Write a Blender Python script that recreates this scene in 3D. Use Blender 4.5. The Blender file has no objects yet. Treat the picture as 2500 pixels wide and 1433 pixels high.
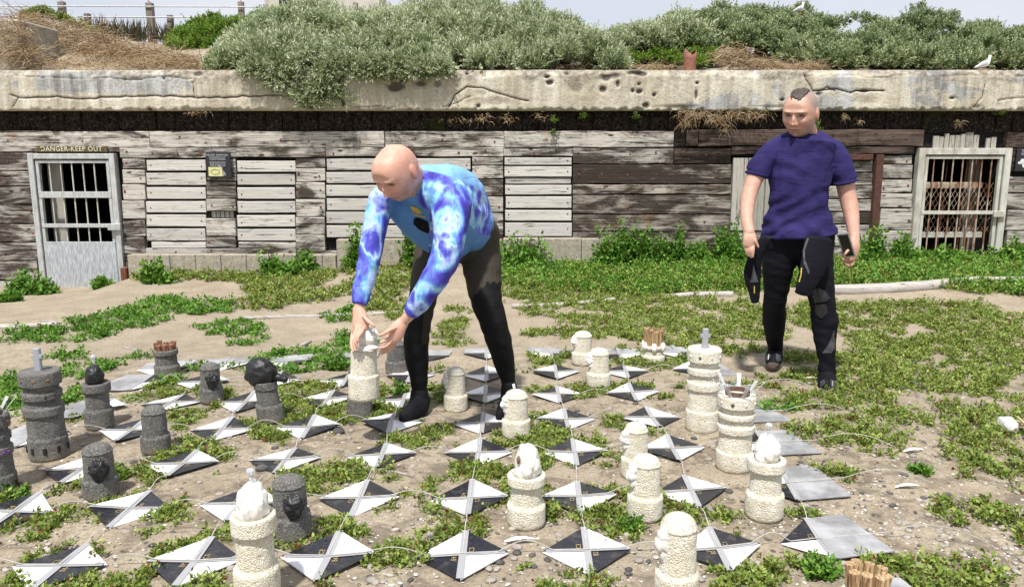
import bpy, bmesh, math, random
import numpy as np
from mathutils import Vector, Matrix
from mathutils.bvhtree import BVHTree

random.seed(7); RNG = np.random.default_rng(11)
SC = bpy.context.scene
COL = SC.collection
RAD = math.radians

# ------------------------------------------------------------------ camera
CAMH = 1.4; TH = RAD(10.16); FPX = 1930.0; CU, CV = 1250.0, 716.5
cd = bpy.data.cameras.new('camera'); cam = bpy.data.objects.new('camera', cd); COL.objects.link(cam)
cam.location = (0, 0, CAMH); cam.rotation_euler = (RAD(90) - TH, 0, 0)
cd.sensor_width = 36; cd.lens = FPX / 2500 * 36; cd.clip_start = 0.05; cd.clip_end = 900
SC.camera = cam
# ------------------------------------------------------------------ world, sun, exposure
SUN_EL, SUN_AZ = RAD(62), RAD(-163)          # azimuth of the sun measured from +Y towards +X
w = bpy.data.worlds.new('World'); SC.world = w; w.use_nodes = True
nt = w.node_tree; nt.nodes.clear()
out = nt.nodes.new('ShaderNodeOutputWorld'); bg = nt.nodes.new('ShaderNodeBackground')
sky = nt.nodes.new('ShaderNodeTexSky'); sky.sky_type = 'NISHITA'; sky.sun_disc = False
sky.sun_elevation = SUN_EL; sky.sun_rotation = SUN_AZ
sky.air_density = 1.0; sky.dust_density = 2.0
mixn = nt.nodes.new('ShaderNodeMix'); mixn.data_type = 'RGBA'; mixn.inputs[0].default_value = 0.85
geo = nt.nodes.new('ShaderNodeTexCoord'); nz = nt.nodes.new('ShaderNodeTexNoise')
mp = nt.nodes.new('ShaderNodeMapping'); mp.inputs['Scale'].default_value = (1.2, 1.2, 4.0)
nz.inputs['Scale'].default_value = 1.6; nz.inputs['Detail'].default_value = 5
rp = nt.nodes.new('ShaderNodeValToRGB')
rp.color_ramp.elements[0].position = .3; rp.color_ramp.elements[0].color = (5.3, 5.7, 6.6, 1)
rp.color_ramp.elements[1].position = .7; rp.color_ramp.elements[1].color = (6.9, 7.0, 7.5, 1)
nt.links.new(geo.outputs['Generated'], mp.inputs['Vector']); nt.links.new(mp.outputs[0], nz.inputs['Vector'])
nt.links.new(nz.outputs[0], rp.inputs[0]); nt.links.new(rp.outputs[0], mixn.inputs[7]); nt.links.new(sky.outputs[0], mixn.inputs[6])
nt.links.new(mixn.outputs[2], bg.inputs[0]); bg.inputs[1].default_value = 0.1
nt.links.new(bg.outputs[0], out.inputs[0])
sl = bpy.data.lights.new('sun', 'SUN'); sun = bpy.data.objects.new('sun', sl); COL.objects.link(sun)
sl.energy = 4.7; sl.angle = RAD(3); sl.color = (1.0, .965, .91)
sdir = Vector((math.sin(SUN_AZ) * math.cos(SUN_EL), math.cos(SUN_AZ) * math.cos(SUN_EL), math.sin(SUN_EL)))
sun.rotation_euler = sdir.to_track_quat('Z', 'Y').to_euler(); sun.location = (-3, -2, 12)
SC.view_settings.view_transform = 'Standard'; SC.view_settings.look = 'None'
SC.view_settings.exposure = 0.36; SC.view_settings.gamma = 1; SC.view_settings.use_curve_mapping = False
SC.render.engine = 'CYCLES'

# ------------------------------------------------------------------ geometry helpers
def ray(u, v):
    a = (u - CU) / FPX; b = (v - CV) / FPX
    return Vector((a, math.cos(TH) - b * math.sin(TH), -math.sin(TH) - b * math.cos(TH)))
def W(u, v, Y):                       # point of the sight line at depth Y
    d = ray(u, v); return Vector((0, 0, CAMH)) + d * (Y / d.y)
def zdist(p): return p[1] * math.cos(TH) + (CAMH - p[2]) * math.sin(TH)
def smooth(t): t = min(1, max(0, t)); return t * t * (3 - 2 * t)
def gz(x, y):
    h = -.17 if x < -4.75 else (-.17 + .2 * smooth((x + 4.75) / .7) + .07 * smooth((x + 3.5) / 2.5) + .05 * smooth((x - .5) / 2))
    z = h * smooth((y - 6.2) / 2.6)
    z += .014 * math.sin(x * 1.7 + y * 1.1) + .011 * math.sin(y * 2.3 - x * 1.3 + 1) + .02 * math.sin(x * .6 + 2) * math.sin(y * .7)
    return z
def G(u, v, z=None):
    d = ray(u, v); zz = 0.0
    for _ in range(12):
        t = (CAMH - zz) / -d.z; p = Vector((0, 0, CAMH)) + d * t
        zz = z if z is not None else gz(p.x, p.y)
    return p
def px(p): return zdist(p) / FPX       # metres per source pixel at p

def _hash(ix, iy, iz):
    h = (ix * 374761393 + iy * 668265263 + iz * 2147483647) & 0xFFFFFFFF
    h = ((h ^ (h >> 13)) * 1274126177) & 0xFFFFFFFF
    h = h ^ (h >> 16)
    return (h & 0xFFFF) / 32767.5 - 1
def vnoise(P):
    P = np.asarray(P, float); i = np.floor(P).astype(np.int64); f = P - i; f = f * f * (3 - 2 * f)
    r = 0
    for a in (0, 1):
        for b in (0, 1):
            for c in (0, 1):
                wgt = (f[:, 0] if a else 1 - f[:, 0]) * (f[:, 1] if b else 1 - f[:, 1]) * (f[:, 2] if c else 1 - f[:, 2])
                r = r + wgt * _hash(i[:, 0] + a, i[:, 1] + b, i[:, 2] + c)
    return r
def fbm(P, s=1.0, o=4):
    P = np.asarray(P, float) * s; r = 0; a = 1.0; t = 0
    for k in range(o):
        r = r + a * vnoise(P + 17.3 * k); t += a; a *= .5; P = P * 2.03
    return r / t

# ------------------------------------------------------------------ materials
class NB:
    def __init__(s, name):
        s.m = bpy.data.materials.new(name); s.m.use_nodes = True; s.t = s.m.node_tree; s.t.nodes.clear()
        s.o = s.t.nodes.new('ShaderNodeOutputMaterial'); s.b = s.t.nodes.new('ShaderNodeBsdfPrincipled')
        s.t.links.new(s.b.outputs[0], s.o.inputs[0]); s.g = s.t.nodes.new('ShaderNodeNewGeometry')
        s.pos = s.g.outputs['Position']
    def set(s, sock, v):
        if isinstance(v, bpy.types.NodeSocket): s.t.links.new(v, sock)
        elif isinstance(v, (tuple, list)) and sock.type == 'RGBA': sock.default_value = tuple(v)[:3] + (1,)
        else: sock.default_value = v
    def P(s, **k):
        for a, v in k.items(): s.set(s.b.inputs[a.replace('_', ' ')], v)
        return s
    def map(s, vec, scale, loc=(0, 0, 0), rot=(0, 0, 0)):
        n = s.t.nodes.new('ShaderNodeMapping'); s.set(n.inputs[0], vec); s.set(n.inputs[1], loc); n.inputs[2].default_value = rot
        n.inputs[3].default_value = scale if isinstance(scale, (tuple, list)) else (scale,) * 3
        return n.outputs[0]
    def noise(s, vec, sc, det=4, rough=.55, dist=0, col=False):
        n = s.t.nodes.new('ShaderNodeTexNoise'); s.set(n.inputs['Vector'], vec); n.inputs['Scale'].default_value = sc
        n.inputs['Detail'].default_value = det; n.inputs['Roughness'].default_value = rough; n.inputs['Distortion'].default_value = dist
        return n.outputs[1 if col else 0]
    def vor(s, vec, sc, feat='F1', out=0, rand=1):
        n = s.t.nodes.new('ShaderNodeTexVoronoi'); n.feature = feat; s.set(n.inputs['Vector'], vec); n.inputs['Scale'].default_value = sc
        n.inputs['Randomness'].default_value = rand; return n.outputs[out]
    def ramp(s, f, st):
        n = s.t.nodes.new('ShaderNodeValToRGB'); s.set(n.inputs[0], f); e = n.color_ramp.elements
        while len(e) < len(st): e.new(.5)
        for k, (p, c) in enumerate(st):
            e[k].position = p; e[k].color = ((c, c, c, 1) if isinstance(c, (int, float)) else tuple(c)[:3] + (1,))
        return n.outputs[0]
    def mix(s, f, a, b, mode='MIX'):
        n = s.t.nodes.new('ShaderNodeMix'); n.data_type = 'RGBA'; n.blend_type = mode
        s.set(n.inputs[0], f); s.set(n.inputs[6], a); s.set(n.inputs[7], b); return n.outputs[2]
    def math(s, op, a, b=0.0, c=0.0):
        n = s.t.nodes.new('ShaderNodeMath'); n.operation = op; s.set(n.inputs[0], a); s.set(n.inputs[1], b); s.set(n.inputs[2], c); return n.outputs[0]
    def vmath(s, op, a, b):
        n = s.t.nodes.new('ShaderNodeVectorMath'); n.operation = op; s.set(n.inputs[0], a); s.set(n.inputs[1], b); return n.outputs[0]
    def attr(s, name, out=2):
        n = s.t.nodes.new('ShaderNodeAttribute'); n.attribute_name = name; return n.outputs[out]
    def objrand(s):
        n = s.t.nodes.new('ShaderNodeObjectInfo'); return n.outputs['Random']
    def bump(s, h, st=.5, d=.01, nrm=None):
        n = s.t.nodes.new('ShaderNodeBump'); n.inputs['Strength'].default_value = st; n.inputs['Distance'].default_value = d
        s.set(n.inputs['Height'], h)
        if nrm is not None: s.set(n.inputs['Normal'], nrm)
        return n.outputs[0]
    def xyz(s, v):
        n = s.t.nodes.new('ShaderNodeSeparateXYZ'); s.set(n.inputs[0], v); return n.outputs

MT = {}
def plain(name, col, rough=.7, metal=0.0, var=.15, bs=0.0, sc=30, **k):
    b = NB(name); n = b.noise(b.pos, sc, 4)
    c = b.mix(b.ramp(n, [(.35, 0.0), (.65, 1.0)]), tuple(x * (1 - var) for x in col), tuple(min(1, x * (1 + var)) for x in col))
    b.P(Base_Color=c, Roughness=rough, Metallic=metal, **k)
    if bs: b.P(Normal=b.bump(n, bs, .004))
    MT[name] = b.m; return b.m

def wood(name, light, mid, dark, amount, vertical=False, rust=.5, bumpd=.006):
    b = NB(name); r = b.objrand()
    off = b.math('MULTIPLY', r, 37.0)
    cx = b.t.nodes.new('ShaderNodeCombineXYZ'); b.set(cx.inputs[0], off); b.set(cx.inputs[1], off); b.set(cx.inputs[2], off)
    v = b.vmath('ADD', b.pos, cx.outputs[0])
    S = (lambda a, c: (c, c, a)) if vertical else (lambda a, c: (a, c, c))
    grain = b.noise(b.map(v, S(1.6, 46)), 1.0, 5, .7, .4)
    crack = b.noise(b.map(v, S(1.1, 26)), 1.6, 6, .75, 1.2)
    patch = b.noise(b.map(v, S(1.0, 3.0)), 1.7, 6, .7, .8)
    fine = b.noise(b.map(v, S(9, 160)), 1.0, 3, .6)
    c = b.mix(b.ramp(grain, [(.3, 0.0), (.62, 1.0)]), mid, light)
    c = b.mix(b.math('MULTIPLY', b.ramp(fine, [(.38, 1.0), (.52, 0.0)]), .4), c, mid)
    pm = b.math('ADD', b.math('MULTIPLY', patch, 1.0), b.math('MULTIPLY', b.math('SUBTRACT', r, .5), .14))
    # dark where noise is LOW
    dk = b.ramp(b.math('ADD', b.math('MULTIPLY', pm, .6), b.math('MULTIPLY', crack, .4)), [(.36 + amount, 1.0), (.46 + amount, 0.0)])
    c = b.mix(b.math('MULTIPLY', dk, .93), c, dark)
    ck = b.ramp(crack, [(.365, 1.0), (.405, 0.0)])
    c = b.mix(b.math('MULTIPLY', ck, .9), c, tuple(x * .35 for x in dark))
    if rust:
        rn = b.noise(b.map(v, S(1.3, 2.6)), 1.35, 4, .6, .8)
        c = b.mix(b.math('MULTIPLY', b.ramp(rn, [(.62, 0.0), (.72, 1.0)]), rust), c, (.22, .095, .02))
        kn = b.vor(b.vmath('ADD', b.map(v, S(3.2, 7.5)), b.map(grain, .25)), 1.3)
        c = b.mix(b.ramp(kn, [(.09, .95), (.17, 0.0)]), c, (.05, .022, .014))
    val = b.math('MULTIPLY_ADD', r, .28, .86)
    hs = b.t.nodes.new('ShaderNodeHueSaturation'); b.set(hs.inputs['Value'], val); b.set(hs.inputs['Color'], c)
    h = b.math('SUBTRACT', grain, b.math('MULTIPLY', b.math('ADD', ck, b.math('MULTIPLY', dk, .5)), .8))
    b.P(Base_Color=hs.outputs[0], Roughness=.88, Normal=b.bump(h, .8, bumpd)); b.b.inputs['Specular IOR Level'].default_value = .2
    MT[name] = b.m
wood('weathered_wood', (.54, .515, .465), (.35, .32, .285), (.032, .021, .014), .085)
wood('pale_board_wood', (.54, .52, .485), (.41, .39, .36), (.11, .09, .075), -.035, rust=0)
wood('grey_wood', (.50, .475, .435), (.31, .285, .25), (.028, .018, .012), .085, rust=.3)
wood('brown_wood', (.44, .40, .35), (.20, .165, .135), (.026, .017, .012), .12, rust=.3)
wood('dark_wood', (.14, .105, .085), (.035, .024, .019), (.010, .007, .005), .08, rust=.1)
wood('upright_wood', (.40, .385, .34), (.29, .27, .235), (.06, .05, .04), -.04, vertical=True, rust=0)
wood('post_wood', (.27, .235, .20), (.17, .145, .125), (.05, .04, .034), -.03, vertical=True, rust=0)
wood('log_wood', (.44, .41, .38), (.30, .27, .25), (.07, .055, .045), -.04, rust=0)

def mk_sand():
    b = NB('sand_ground'); p = b.pos
    big = b.noise(p, .55, 4, .6); mid = b.noise(p, 3.5, 5, .65); fin = b.noise(p, 55, 4, .7); gr = b.noise(p, 260, 2, .6)
    c = b.mix(b.ramp(mid, [(.35, 0.0), (.65, 1.0)]), (.29, .24, .17), (.42, .36, .265))
    c = b.mix(b.math('MULTIPLY', b.ramp(big, [(.42, 0.0), (.6, 1.0)]), .5), c, (.33, .285, .22))
    c = b.mix(b.math('MULTIPLY', b.ramp(fin, [(.40, 1.0), (.52, 0.0)]), .55), c, (.21, .17, .13))
    c = b.mix(b.math('MULTIPLY', b.ramp(gr, [(.36, 1.0), (.46, 0.0)]), .5), c, (.16, .125, .095))
    # nearer ground is littered with shell bits and peat
    y = b.xyz(p)[1]; near = b.ramp(b.math('MULTIPLY', y, .1), [(.42, 1.0), (.62, 0.0)])
    peat = b.noise(p, 7.5, 5, .7, .5)
    c = b.mix(b.math('MULTIPLY', b.math('MULTIPLY', b.ramp(peat, [(.47, 0.0), (.6, 1.0)]), near), .75), c, (.14, .112, .085))
    vv = b.vmath('ADD', p, b.map(b.noise(p, 9, 2, col=True), .12))
    bit = b.vor(vv, 55); rb = b.vor(vv, 55, out=1)
    rv = b.xyz(rb)
    white = b.math('MULTIPLY', b.ramp(bit, [(.16, 1.0), (.24, 0.0)]), b.ramp(rv[0], [(.74, 0.0), (.78, 1.0)]))
    white = b.math('MULTIPLY', white, b.math('MULTIPLY_ADD', near, .75, .12))
    c = b.mix(white, c, (.68, .65, .60))
    bit2 = b.vor(vv, 34); rv2 = b.xyz(b.vor(vv, 34, out=1))
    blk = b.math('MULTIPLY', b.ramp(bit2, [(.2, 1.0), (.3, 0.0)]), b.ramp(rv2[1], [(.80, 0.0), (.84, 1.0)]))
    blk = b.math('MULTIPLY', blk, b.math('MULTIPLY_ADD', near, .7, .1))
    c = b.mix(blk, c, (.08, .07, .065))
    h = b.math('ADD', b.math('MULTIPLY', fin, .5), b.math('ADD', b.math('MULTIPLY', mid, 1.2), b.math('MULTIPLY', gr, .18)))
    h = b.math('ADD', h, b.math('MULTIPLY', b.math('ADD', white, blk), .35))
    b.P(Base_Color=c, Roughness=.95, Normal=b.bump(h, .9, .018)); b.b.inputs['Specular IOR Level'].default_value = .1
    MT['sand'] = b.m
mk_sand()
def mk_slab():
    b = NB('old_concrete'); p = b.pos
    st = b.noise(b.map(p, (7, 7, .7)), 1.0, 5, .65); bl = b.noise(p, 1.3, 5, .6); fi = b.noise(p, 38, 5, .7)
    c = b.mix(b.ramp(st, [(.38, 0.0), (.62, 1.0)]), (.33, .29, .215), (.60, .565, .47))
    c = b.mix(b.math('MULTIPLY', b.ramp(bl, [(.42, 0.0), (.62, 1.0)]), .6), c, (.50, .455, .34))
    # grey-blue paint remains
    pn = b.noise(b.map(p, (1.6, 1.6, 2.2)), 1.1, 6, .7, .6)
    pleft = b.attr('paint'); c = b.mix(b.math('MULTIPLY', b.ramp(b.math('ADD', pn, b.math('MULTIPLY_ADD', pleft, .22, -.06)), [(.54, 0.0), (.60, 1.0)]), .75), c, b.mix(b.ramp(st, [(.4, 0.0), (.6, 1.0)]), (.13, .14, .155), (.40, .42, .44)))
    c = b.mix(b.math('MULTIPLY', b.ramp(b.noise(b.map(p, (22, 22, 1.6)), 1.0, 3), [(.6, 0.0), (.7, 1.0)]), .35), c, (.62, .61, .58))
    c = b.mix(b.math('MULTIPLY', b.ramp(fi, [(.36, 1.0), (.48, 0.0)]), .5), c, (.20, .175, .14))
    c = b.mix(b.math('MULTIPLY', b.ramp(b.noise(p, 5.5, 5, .75), [(.60, 0.0), (.68, 1.0)]), .5), c, (.15, .13, .105))
    pit = b.attr('pit'); ck = b.attr('crack'); rg = b.attr('rough')
    c = b.mix(b.math('MULTIPLY', rg, b.ramp(b.noise(p, 24, 4, .8), [(.4, .2), (.6, .85)])), c, (.17, .145, .115))
    c = b.mix(b.ramp(pit, [(.25, 0.0), (.6, .88)]), c, (.06, .05, .043))
    c = b.mix(b.ramp(ck, [(.3, 0.0), (.7, .95)]), c, (.035, .028, .022))
    b.P(Base_Color=c, Roughness=.9, Normal=b.bump(b.math('ADD', fi, b.math('MULTIPLY', bl, .6)), .8, .012))
    MT['slab'] = b.m
mk_slab()
def mk_conc(name, c1, c2, speck, spk2, bump=.006, sc=90):
    b = NB(name); t = b.t.nodes.new('ShaderNodeTexCoord').outputs['Object']
    v = b.vor(t, sc); n = b.noise(t, sc * .7, 4, .7); l = b.noise(t, 14, 4); id_ = b.xyz(b.vor(t, sc, out=1))
    c = b.mix(b.ramp(l, [(.35, 0.0), (.65, 1.0)]), c1, c2)
    c = b.mix(b.math('MULTIPLY', b.ramp(id_[0], [(.72, 0.0), (.78, 1.0)]), .6), c, speck)
    c = b.mix(b.math('MULTIPLY', b.math('MULTIPLY', b.ramp(id_[1], [(.90, 0.0), (.92, 1.0)]), b.ramp(v, [(.3, 1.0), (.5, 0.0)])), .8), c, spk2)
    c = b.mix(b.math('MULTIPLY', b.ramp(n, [(.33, 1.0), (.45, 0.0)]), .5), c, tuple(x * .45 for x in c1))
    c = b.mix(b.math('MULTIPLY', b.ramp(b.xyz(t)[2], [(0.0, 1.0), (.06, 0.0)]), .35), c, (.25, .21, .13))
    b.P(Base_Color=c, Roughness=.9, Normal=b.bump(b.math('ADD', b.math('MULTIPLY', v, -.6), n), 1.0, bump))
    MT[name] = b.m
mk_conc('white_foam_concrete', (.64, .60, .48), (.84, .81, .72), (.60, .52, .32), (.16, .11, .06), .0055, 200)
mk_conc('grey_concrete', (.085, .082, .076), (.15, .145, .135), (.26, .25, .235), (.03, .027, .025), .0045, 210)
mk_conc('kerb_concrete', (.25, .225, .18), (.37, .34, .285), (.36, .30, .2), (.12, .09, .06), .004, 50)
def mk_tend():
    b = NB('timber_end'); r = b.math('MULTIPLY', b.objrand(), 9.0); p = b.pos
    n = b.noise(p, 26, 5, .8, 1.0); w_ = b.noise(b.map(p, (60, 60, 40)), 1.0, 4, .8, .5); g = b.noise(b.map(p, (2, 2, 3)), 1.0, 3)
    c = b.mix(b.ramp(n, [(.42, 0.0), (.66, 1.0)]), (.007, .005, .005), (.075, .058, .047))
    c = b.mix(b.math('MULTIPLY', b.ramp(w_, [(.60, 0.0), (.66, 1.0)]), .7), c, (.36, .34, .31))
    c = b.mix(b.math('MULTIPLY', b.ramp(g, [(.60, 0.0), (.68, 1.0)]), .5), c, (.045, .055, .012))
    b.P(Base_Color=c, Roughness=.9, Normal=b.bump(n, 1.0, .03)); b.b.inputs['Specular IOR Level'].default_value = .1; MT['timber_end'] = b.m
mk_tend()
def mk_metal(name, c1, c2, metal, rough, sc=(40, 40, 8), rust=0):
    b = NB(name); n = b.noise(b.map(b.pos, sc), 1.0, 5, .7); l = b.noise(b.pos, 4, 4)
    c = b.mix(b.ramp(n, [(.4, 0.0), (.62, 1.0)]), c1, c2)
    if rust: c = b.mix(b.math('MULTIPLY', b.ramp(b.noise(b.map(b.pos, (9, 9, 4)), 1.0, 4), [(.50, 0.0), (.58, 1.0)]), rust), c, (.19, .075, .028))
    b.P(Base_Color=c, Metallic=metal, Roughness=b.math('MULTIPLY_ADD', l, .25, rough - .1), Normal=b.bump(n, .2, .002)); MT[name] = b.m
mk_metal('galvanised_steel', (.36, .375, .38), (.52, .53, .52), .25, .62, (30, 30, 9))
mk_metal('galvanised_sheet', (.30, .33, .36), (.56, .59, .61), .35, .58, (60, 30, 9))
mk_metal('cream_frame_steel', (.42, .42, .37), (.56, .56, .50), .1, .6, (12, 12, 5), rust=.25)
mk_metal('rusty_bar', (.34, .26, .18), (.46, .40, .32), .1, .7, (30, 30, 18), rust=.9)
mk_metal('rust', (.10, .035, .02), (.18, .07, .04), .1, .85, (20, 20, 12))
mk_metal('aluminium_sheet', (.27, .27, .275), (.50, .50, .51), .35, .5, (5, 5, 5))
plain('void_shade', (.012, .011, .010), .95, var=.2)  # near-black stand-in for the shade inside gaps and openings
plain('interior_wall', (.05, .045, .04), .95, var=.3, sc=4)
plain('olive_sign', (.085, .072, .022), .55, var=.12)
plain('cream_paint', (.62, .60, .48), .6, var=.05)
plain('sign_black', (.016, .017, .022), .4)
plain('sign_yellow', (.56, .54, .27), .5, var=.12, sc=18)
plain('sign_print', (.55, .56, .58), .6)
def mk_tile(name, col, dirt=.42):
    b = NB(name); r = b.math('MULTIPLY', b.objrand(), 20.0); p = b.vmath('ADD', b.pos, (0, 0, 0))
    d1 = b.ramp(b.noise(p, 14, 5, .75), [(.52, 0.0), (.68, .75)]); d2 = b.ramp(b.noise(p, 130, 3, .7), [(.58, 0.0), (.66, .8)])
    c = b.mix(b.math('MULTIPLY', b.math('MAXIMUM', d1, d2), dirt), col, (.36, .31, .24))
    b.P(Base_Color=c, Roughness=b.math('MULTIPLY_ADD', d1, .3, .32), Normal=b.bump(b.noise(p, 9, 2), .25, .01)); MT[name] = b.m
mk_tile('tile_white', (.82, .81, .83)); mk_tile('tile_black', (.013, .0135, .019), .2)
plain('gold_print', (.36, .28, .12), .5)
plain('grey_print', (.50, .47, .42), .6)
plain('cord_white', (.40, .385, .35), .6)
plain('string_clear', (.50, .49, .46), .35)
plain('char_black', (.012, .012, .014), .45, var=.4, sc=60, bs=1.0)
plain('plaster_white', (.70, .68, .64), .6, var=.2, sc=22, bs=.6)
plain('frame_rust', (.075, .03, .02), .85, var=.3)
plain('rust_band', (.12, .07, .05), .6, var=.3)
plain('purple_bit', (.14, .03, .22), .4)
plain('shell_ivory', (.55, .53, .47), .5)
plain('gull_white', (.82, .82, .82), .7, var=.04)
plain('gull_grey', (.42, .44, .47), .7, var=.08)
plain('gull_beak', (.45, .10, .05), .5)
plain('phone_black', (.012, .012, .014), .12)
plain('phone_rim', (.45, .45, .47), .3, .8)
plain('bone', (.62, .53, .36), .7)
plain('carcass_feather', (.50, .49, .47), .8, var=.3, sc=50)
plain('dead_brown', (.17, .10, .06), .9, var=.4, sc=60, bs=.6)
plain('pebble_dark', (.075, .07, .068), .75, var=.4, sc=20)
plain('pebble_pale', (.55, .52, .47), .8, var=.2, sc=20)
plain('ground_stone', (.30, .27, .235), .85, var=.3, sc=20)
plain('white_concrete_tower', (.46, .44, .39), .9, var=.15, sc=3)
b = NB('tape_clear'); b.P(Base_Color=(.33, .33, .34), Roughness=.3); MT['tape'] = b.m
b = NB('clear_plastic'); b.P(Base_Color=(.80, .82, .84), Roughness=.08, Transmission_Weight=.65, IOR=1.3); MT['plastic'] = b.m
b = NB('cross_resin'); b.P(Base_Color=(.40, .42, .46), Roughness=.3, Transmission_Weight=.25); MT['resin'] = b.m
b = NB('stake_wood'); t = b.t.nodes.new('ShaderNodeTexCoord').outputs['Object']
n = b.noise(b.map(t, (160, 160, 12)), 1.0, 3); c = b.mix(b.ramp(n, [(.38, 0.0), (.6, 1.0)]), (.17, .085, .035), (.50, .36, .20))
b.P(Base_Color=c, Roughness=.7); MT['stake'] = b.m
b = NB('rusty_stake'); t = b.t.nodes.new('ShaderNodeTexCoord').outputs['Object']
n = b.noise(b.map(t, (160, 160, 12)), 1.0, 3); c = b.mix(b.ramp(n, [(.38, 0.0), (.6, 1.0)]), (.08, .025, .015), (.30, .13, .08))
b.P(Base_Color=c, Roughness=.75); MT['rusty_stake'] = b.m

def leafmat(name, stops, trans=.25, rough=.55):
    b = NB(name); c = b.ramp(b.attr('tint'), stops)
    b.P(Base_Color=c, Roughness=rough); b.b.inputs['Specular IOR Level'].default_value = .3
    tr = b.t.nodes.new('ShaderNodeBsdfTranslucent'); b.set(tr.inputs[0], c)
    mx = b.t.nodes.new('ShaderNodeMixShader'); mx.inputs[0].default_value = trans
    b.t.links.new(b.b.outputs[0], mx.inputs[1]); b.t.links.new(tr.outputs[0], mx.inputs[2]); b.t.links.new(mx.outputs[0], b.o.inputs[0])
    MT[name] = b.m
leafmat('weed_leaf', [(0, (.17, .04, .015)), (.08, (.17, .10, .03)), (.18, (.09, .13, .02)), (.55, (.185, .265, .045)), (1, (.38, .44, .12))], .3)
leafmat('green_leaf', [(0, (.035, .09, .01)), (.5, (.10, .235, .025)), (1, (.24, .40, .07))], .3)
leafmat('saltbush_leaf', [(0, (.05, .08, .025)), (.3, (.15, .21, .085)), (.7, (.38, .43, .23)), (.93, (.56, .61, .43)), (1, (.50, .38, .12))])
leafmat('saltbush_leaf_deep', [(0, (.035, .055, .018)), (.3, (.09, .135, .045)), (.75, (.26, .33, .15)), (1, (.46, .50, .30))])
leafmat('bright_bush_leaf', [(0, (.06, .12, .01)), (.5, (.12, .22, .02)), (.93, (.22, .34, .05)), (1, (.36, .26, .08))])
leafmat('dark_blade', [(0, (.05, .025, .02)), (.5, (.07, .055, .03)), (1, (.06, .10, .03))])
leafmat('dry_twig', [(0, (.16, .09, .045)), (.5, (.34, .24, .13)), (1, (.52, .42, .28))], .05, .8)

# ------------------------------------------------------------------ object helpers
def link(o, parent=None):
    COL.objects.link(o)
    if parent is not None: o.parent = parent; o.matrix_parent_inverse = parent.matrix_world.inverted() if parent.type != 'EMPTY' or True else o.matrix_parent_inverse
    return o
def tag(o, label=None, cat=None, group=None, kind=None):
    if label: o['label'] = label
    if cat: o['category'] = cat
    if group: o['group'] = group
    if kind: o['kind'] = kind
    return o
def empty(name, loc=(0, 0, 0), label=None, cat=None, group=None):
    o = bpy.data.objects.new(name, None); o.location = loc; o.empty_display_size = .1
    COL.objects.link(o); o['_w'] = 0; del o['_w']
    return tag(o, label, cat, group)
def wloc(o):
    v = Vector(o.location); p = o.parent
    while p is not None: v = v + Vector(p.location); p = p.parent
    return v
# all meshes are authored in world coordinates; origin shifted to parent's / own base, no rotations on parents
def mesh_obj(name, verts, faces, mat, parent=None, origin=None, sm=False):
    me = bpy.data.meshes.new(name)
    V = np.asarray(verts, float).reshape(-1, 3)
    po = wloc(parent) if parent is not None else Vector((0, 0, 0))
    og = Vector(origin) if origin is not None else (po if parent is not None else Vector(((V[:, 0].min() + V[:, 0].max()) / 2, (V[:, 1].min() + V[:, 1].max()) / 2, V[:, 2].min())))
    V = V - np.array(og)
    if isinstance(faces, np.ndarray):
        nf, k = faces.shape
        me.vertices.add(len(V)); me.vertices.foreach_set('co', V.ravel())
        me.loops.add(nf * k); me.loops.foreach_set('vertex_index', faces.astype(np.int32).ravel())
        me.polygons.add(nf); me.polygons.foreach_set('loop_start', np.arange(0, nf * k, k, dtype=np.int32))
        me.update(calc_edges=True)
    else:
        me.from_pydata([tuple(v) for v in V], [], faces); me.update()
    mats = mat if isinstance(mat, (list, tuple)) else [mat]
    for m in mats: me.materials.append(MT[m] if isinstance(m, str) else m)
    if sm: me.polygons.foreach_set('use_smooth', [True] * len(me.polygons))
    o = bpy.data.objects.new(name, me); o.location = og - po; COL.objects.link(o)
    if parent is not None: o.parent = parent
    return o
def vattr(o, name, vals, dom='POINT'):
    a = o.data.attributes.new(name, 'FLOAT', dom); a.data.foreach_set('value', np.asarray(vals, np.float32).ravel())

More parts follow.
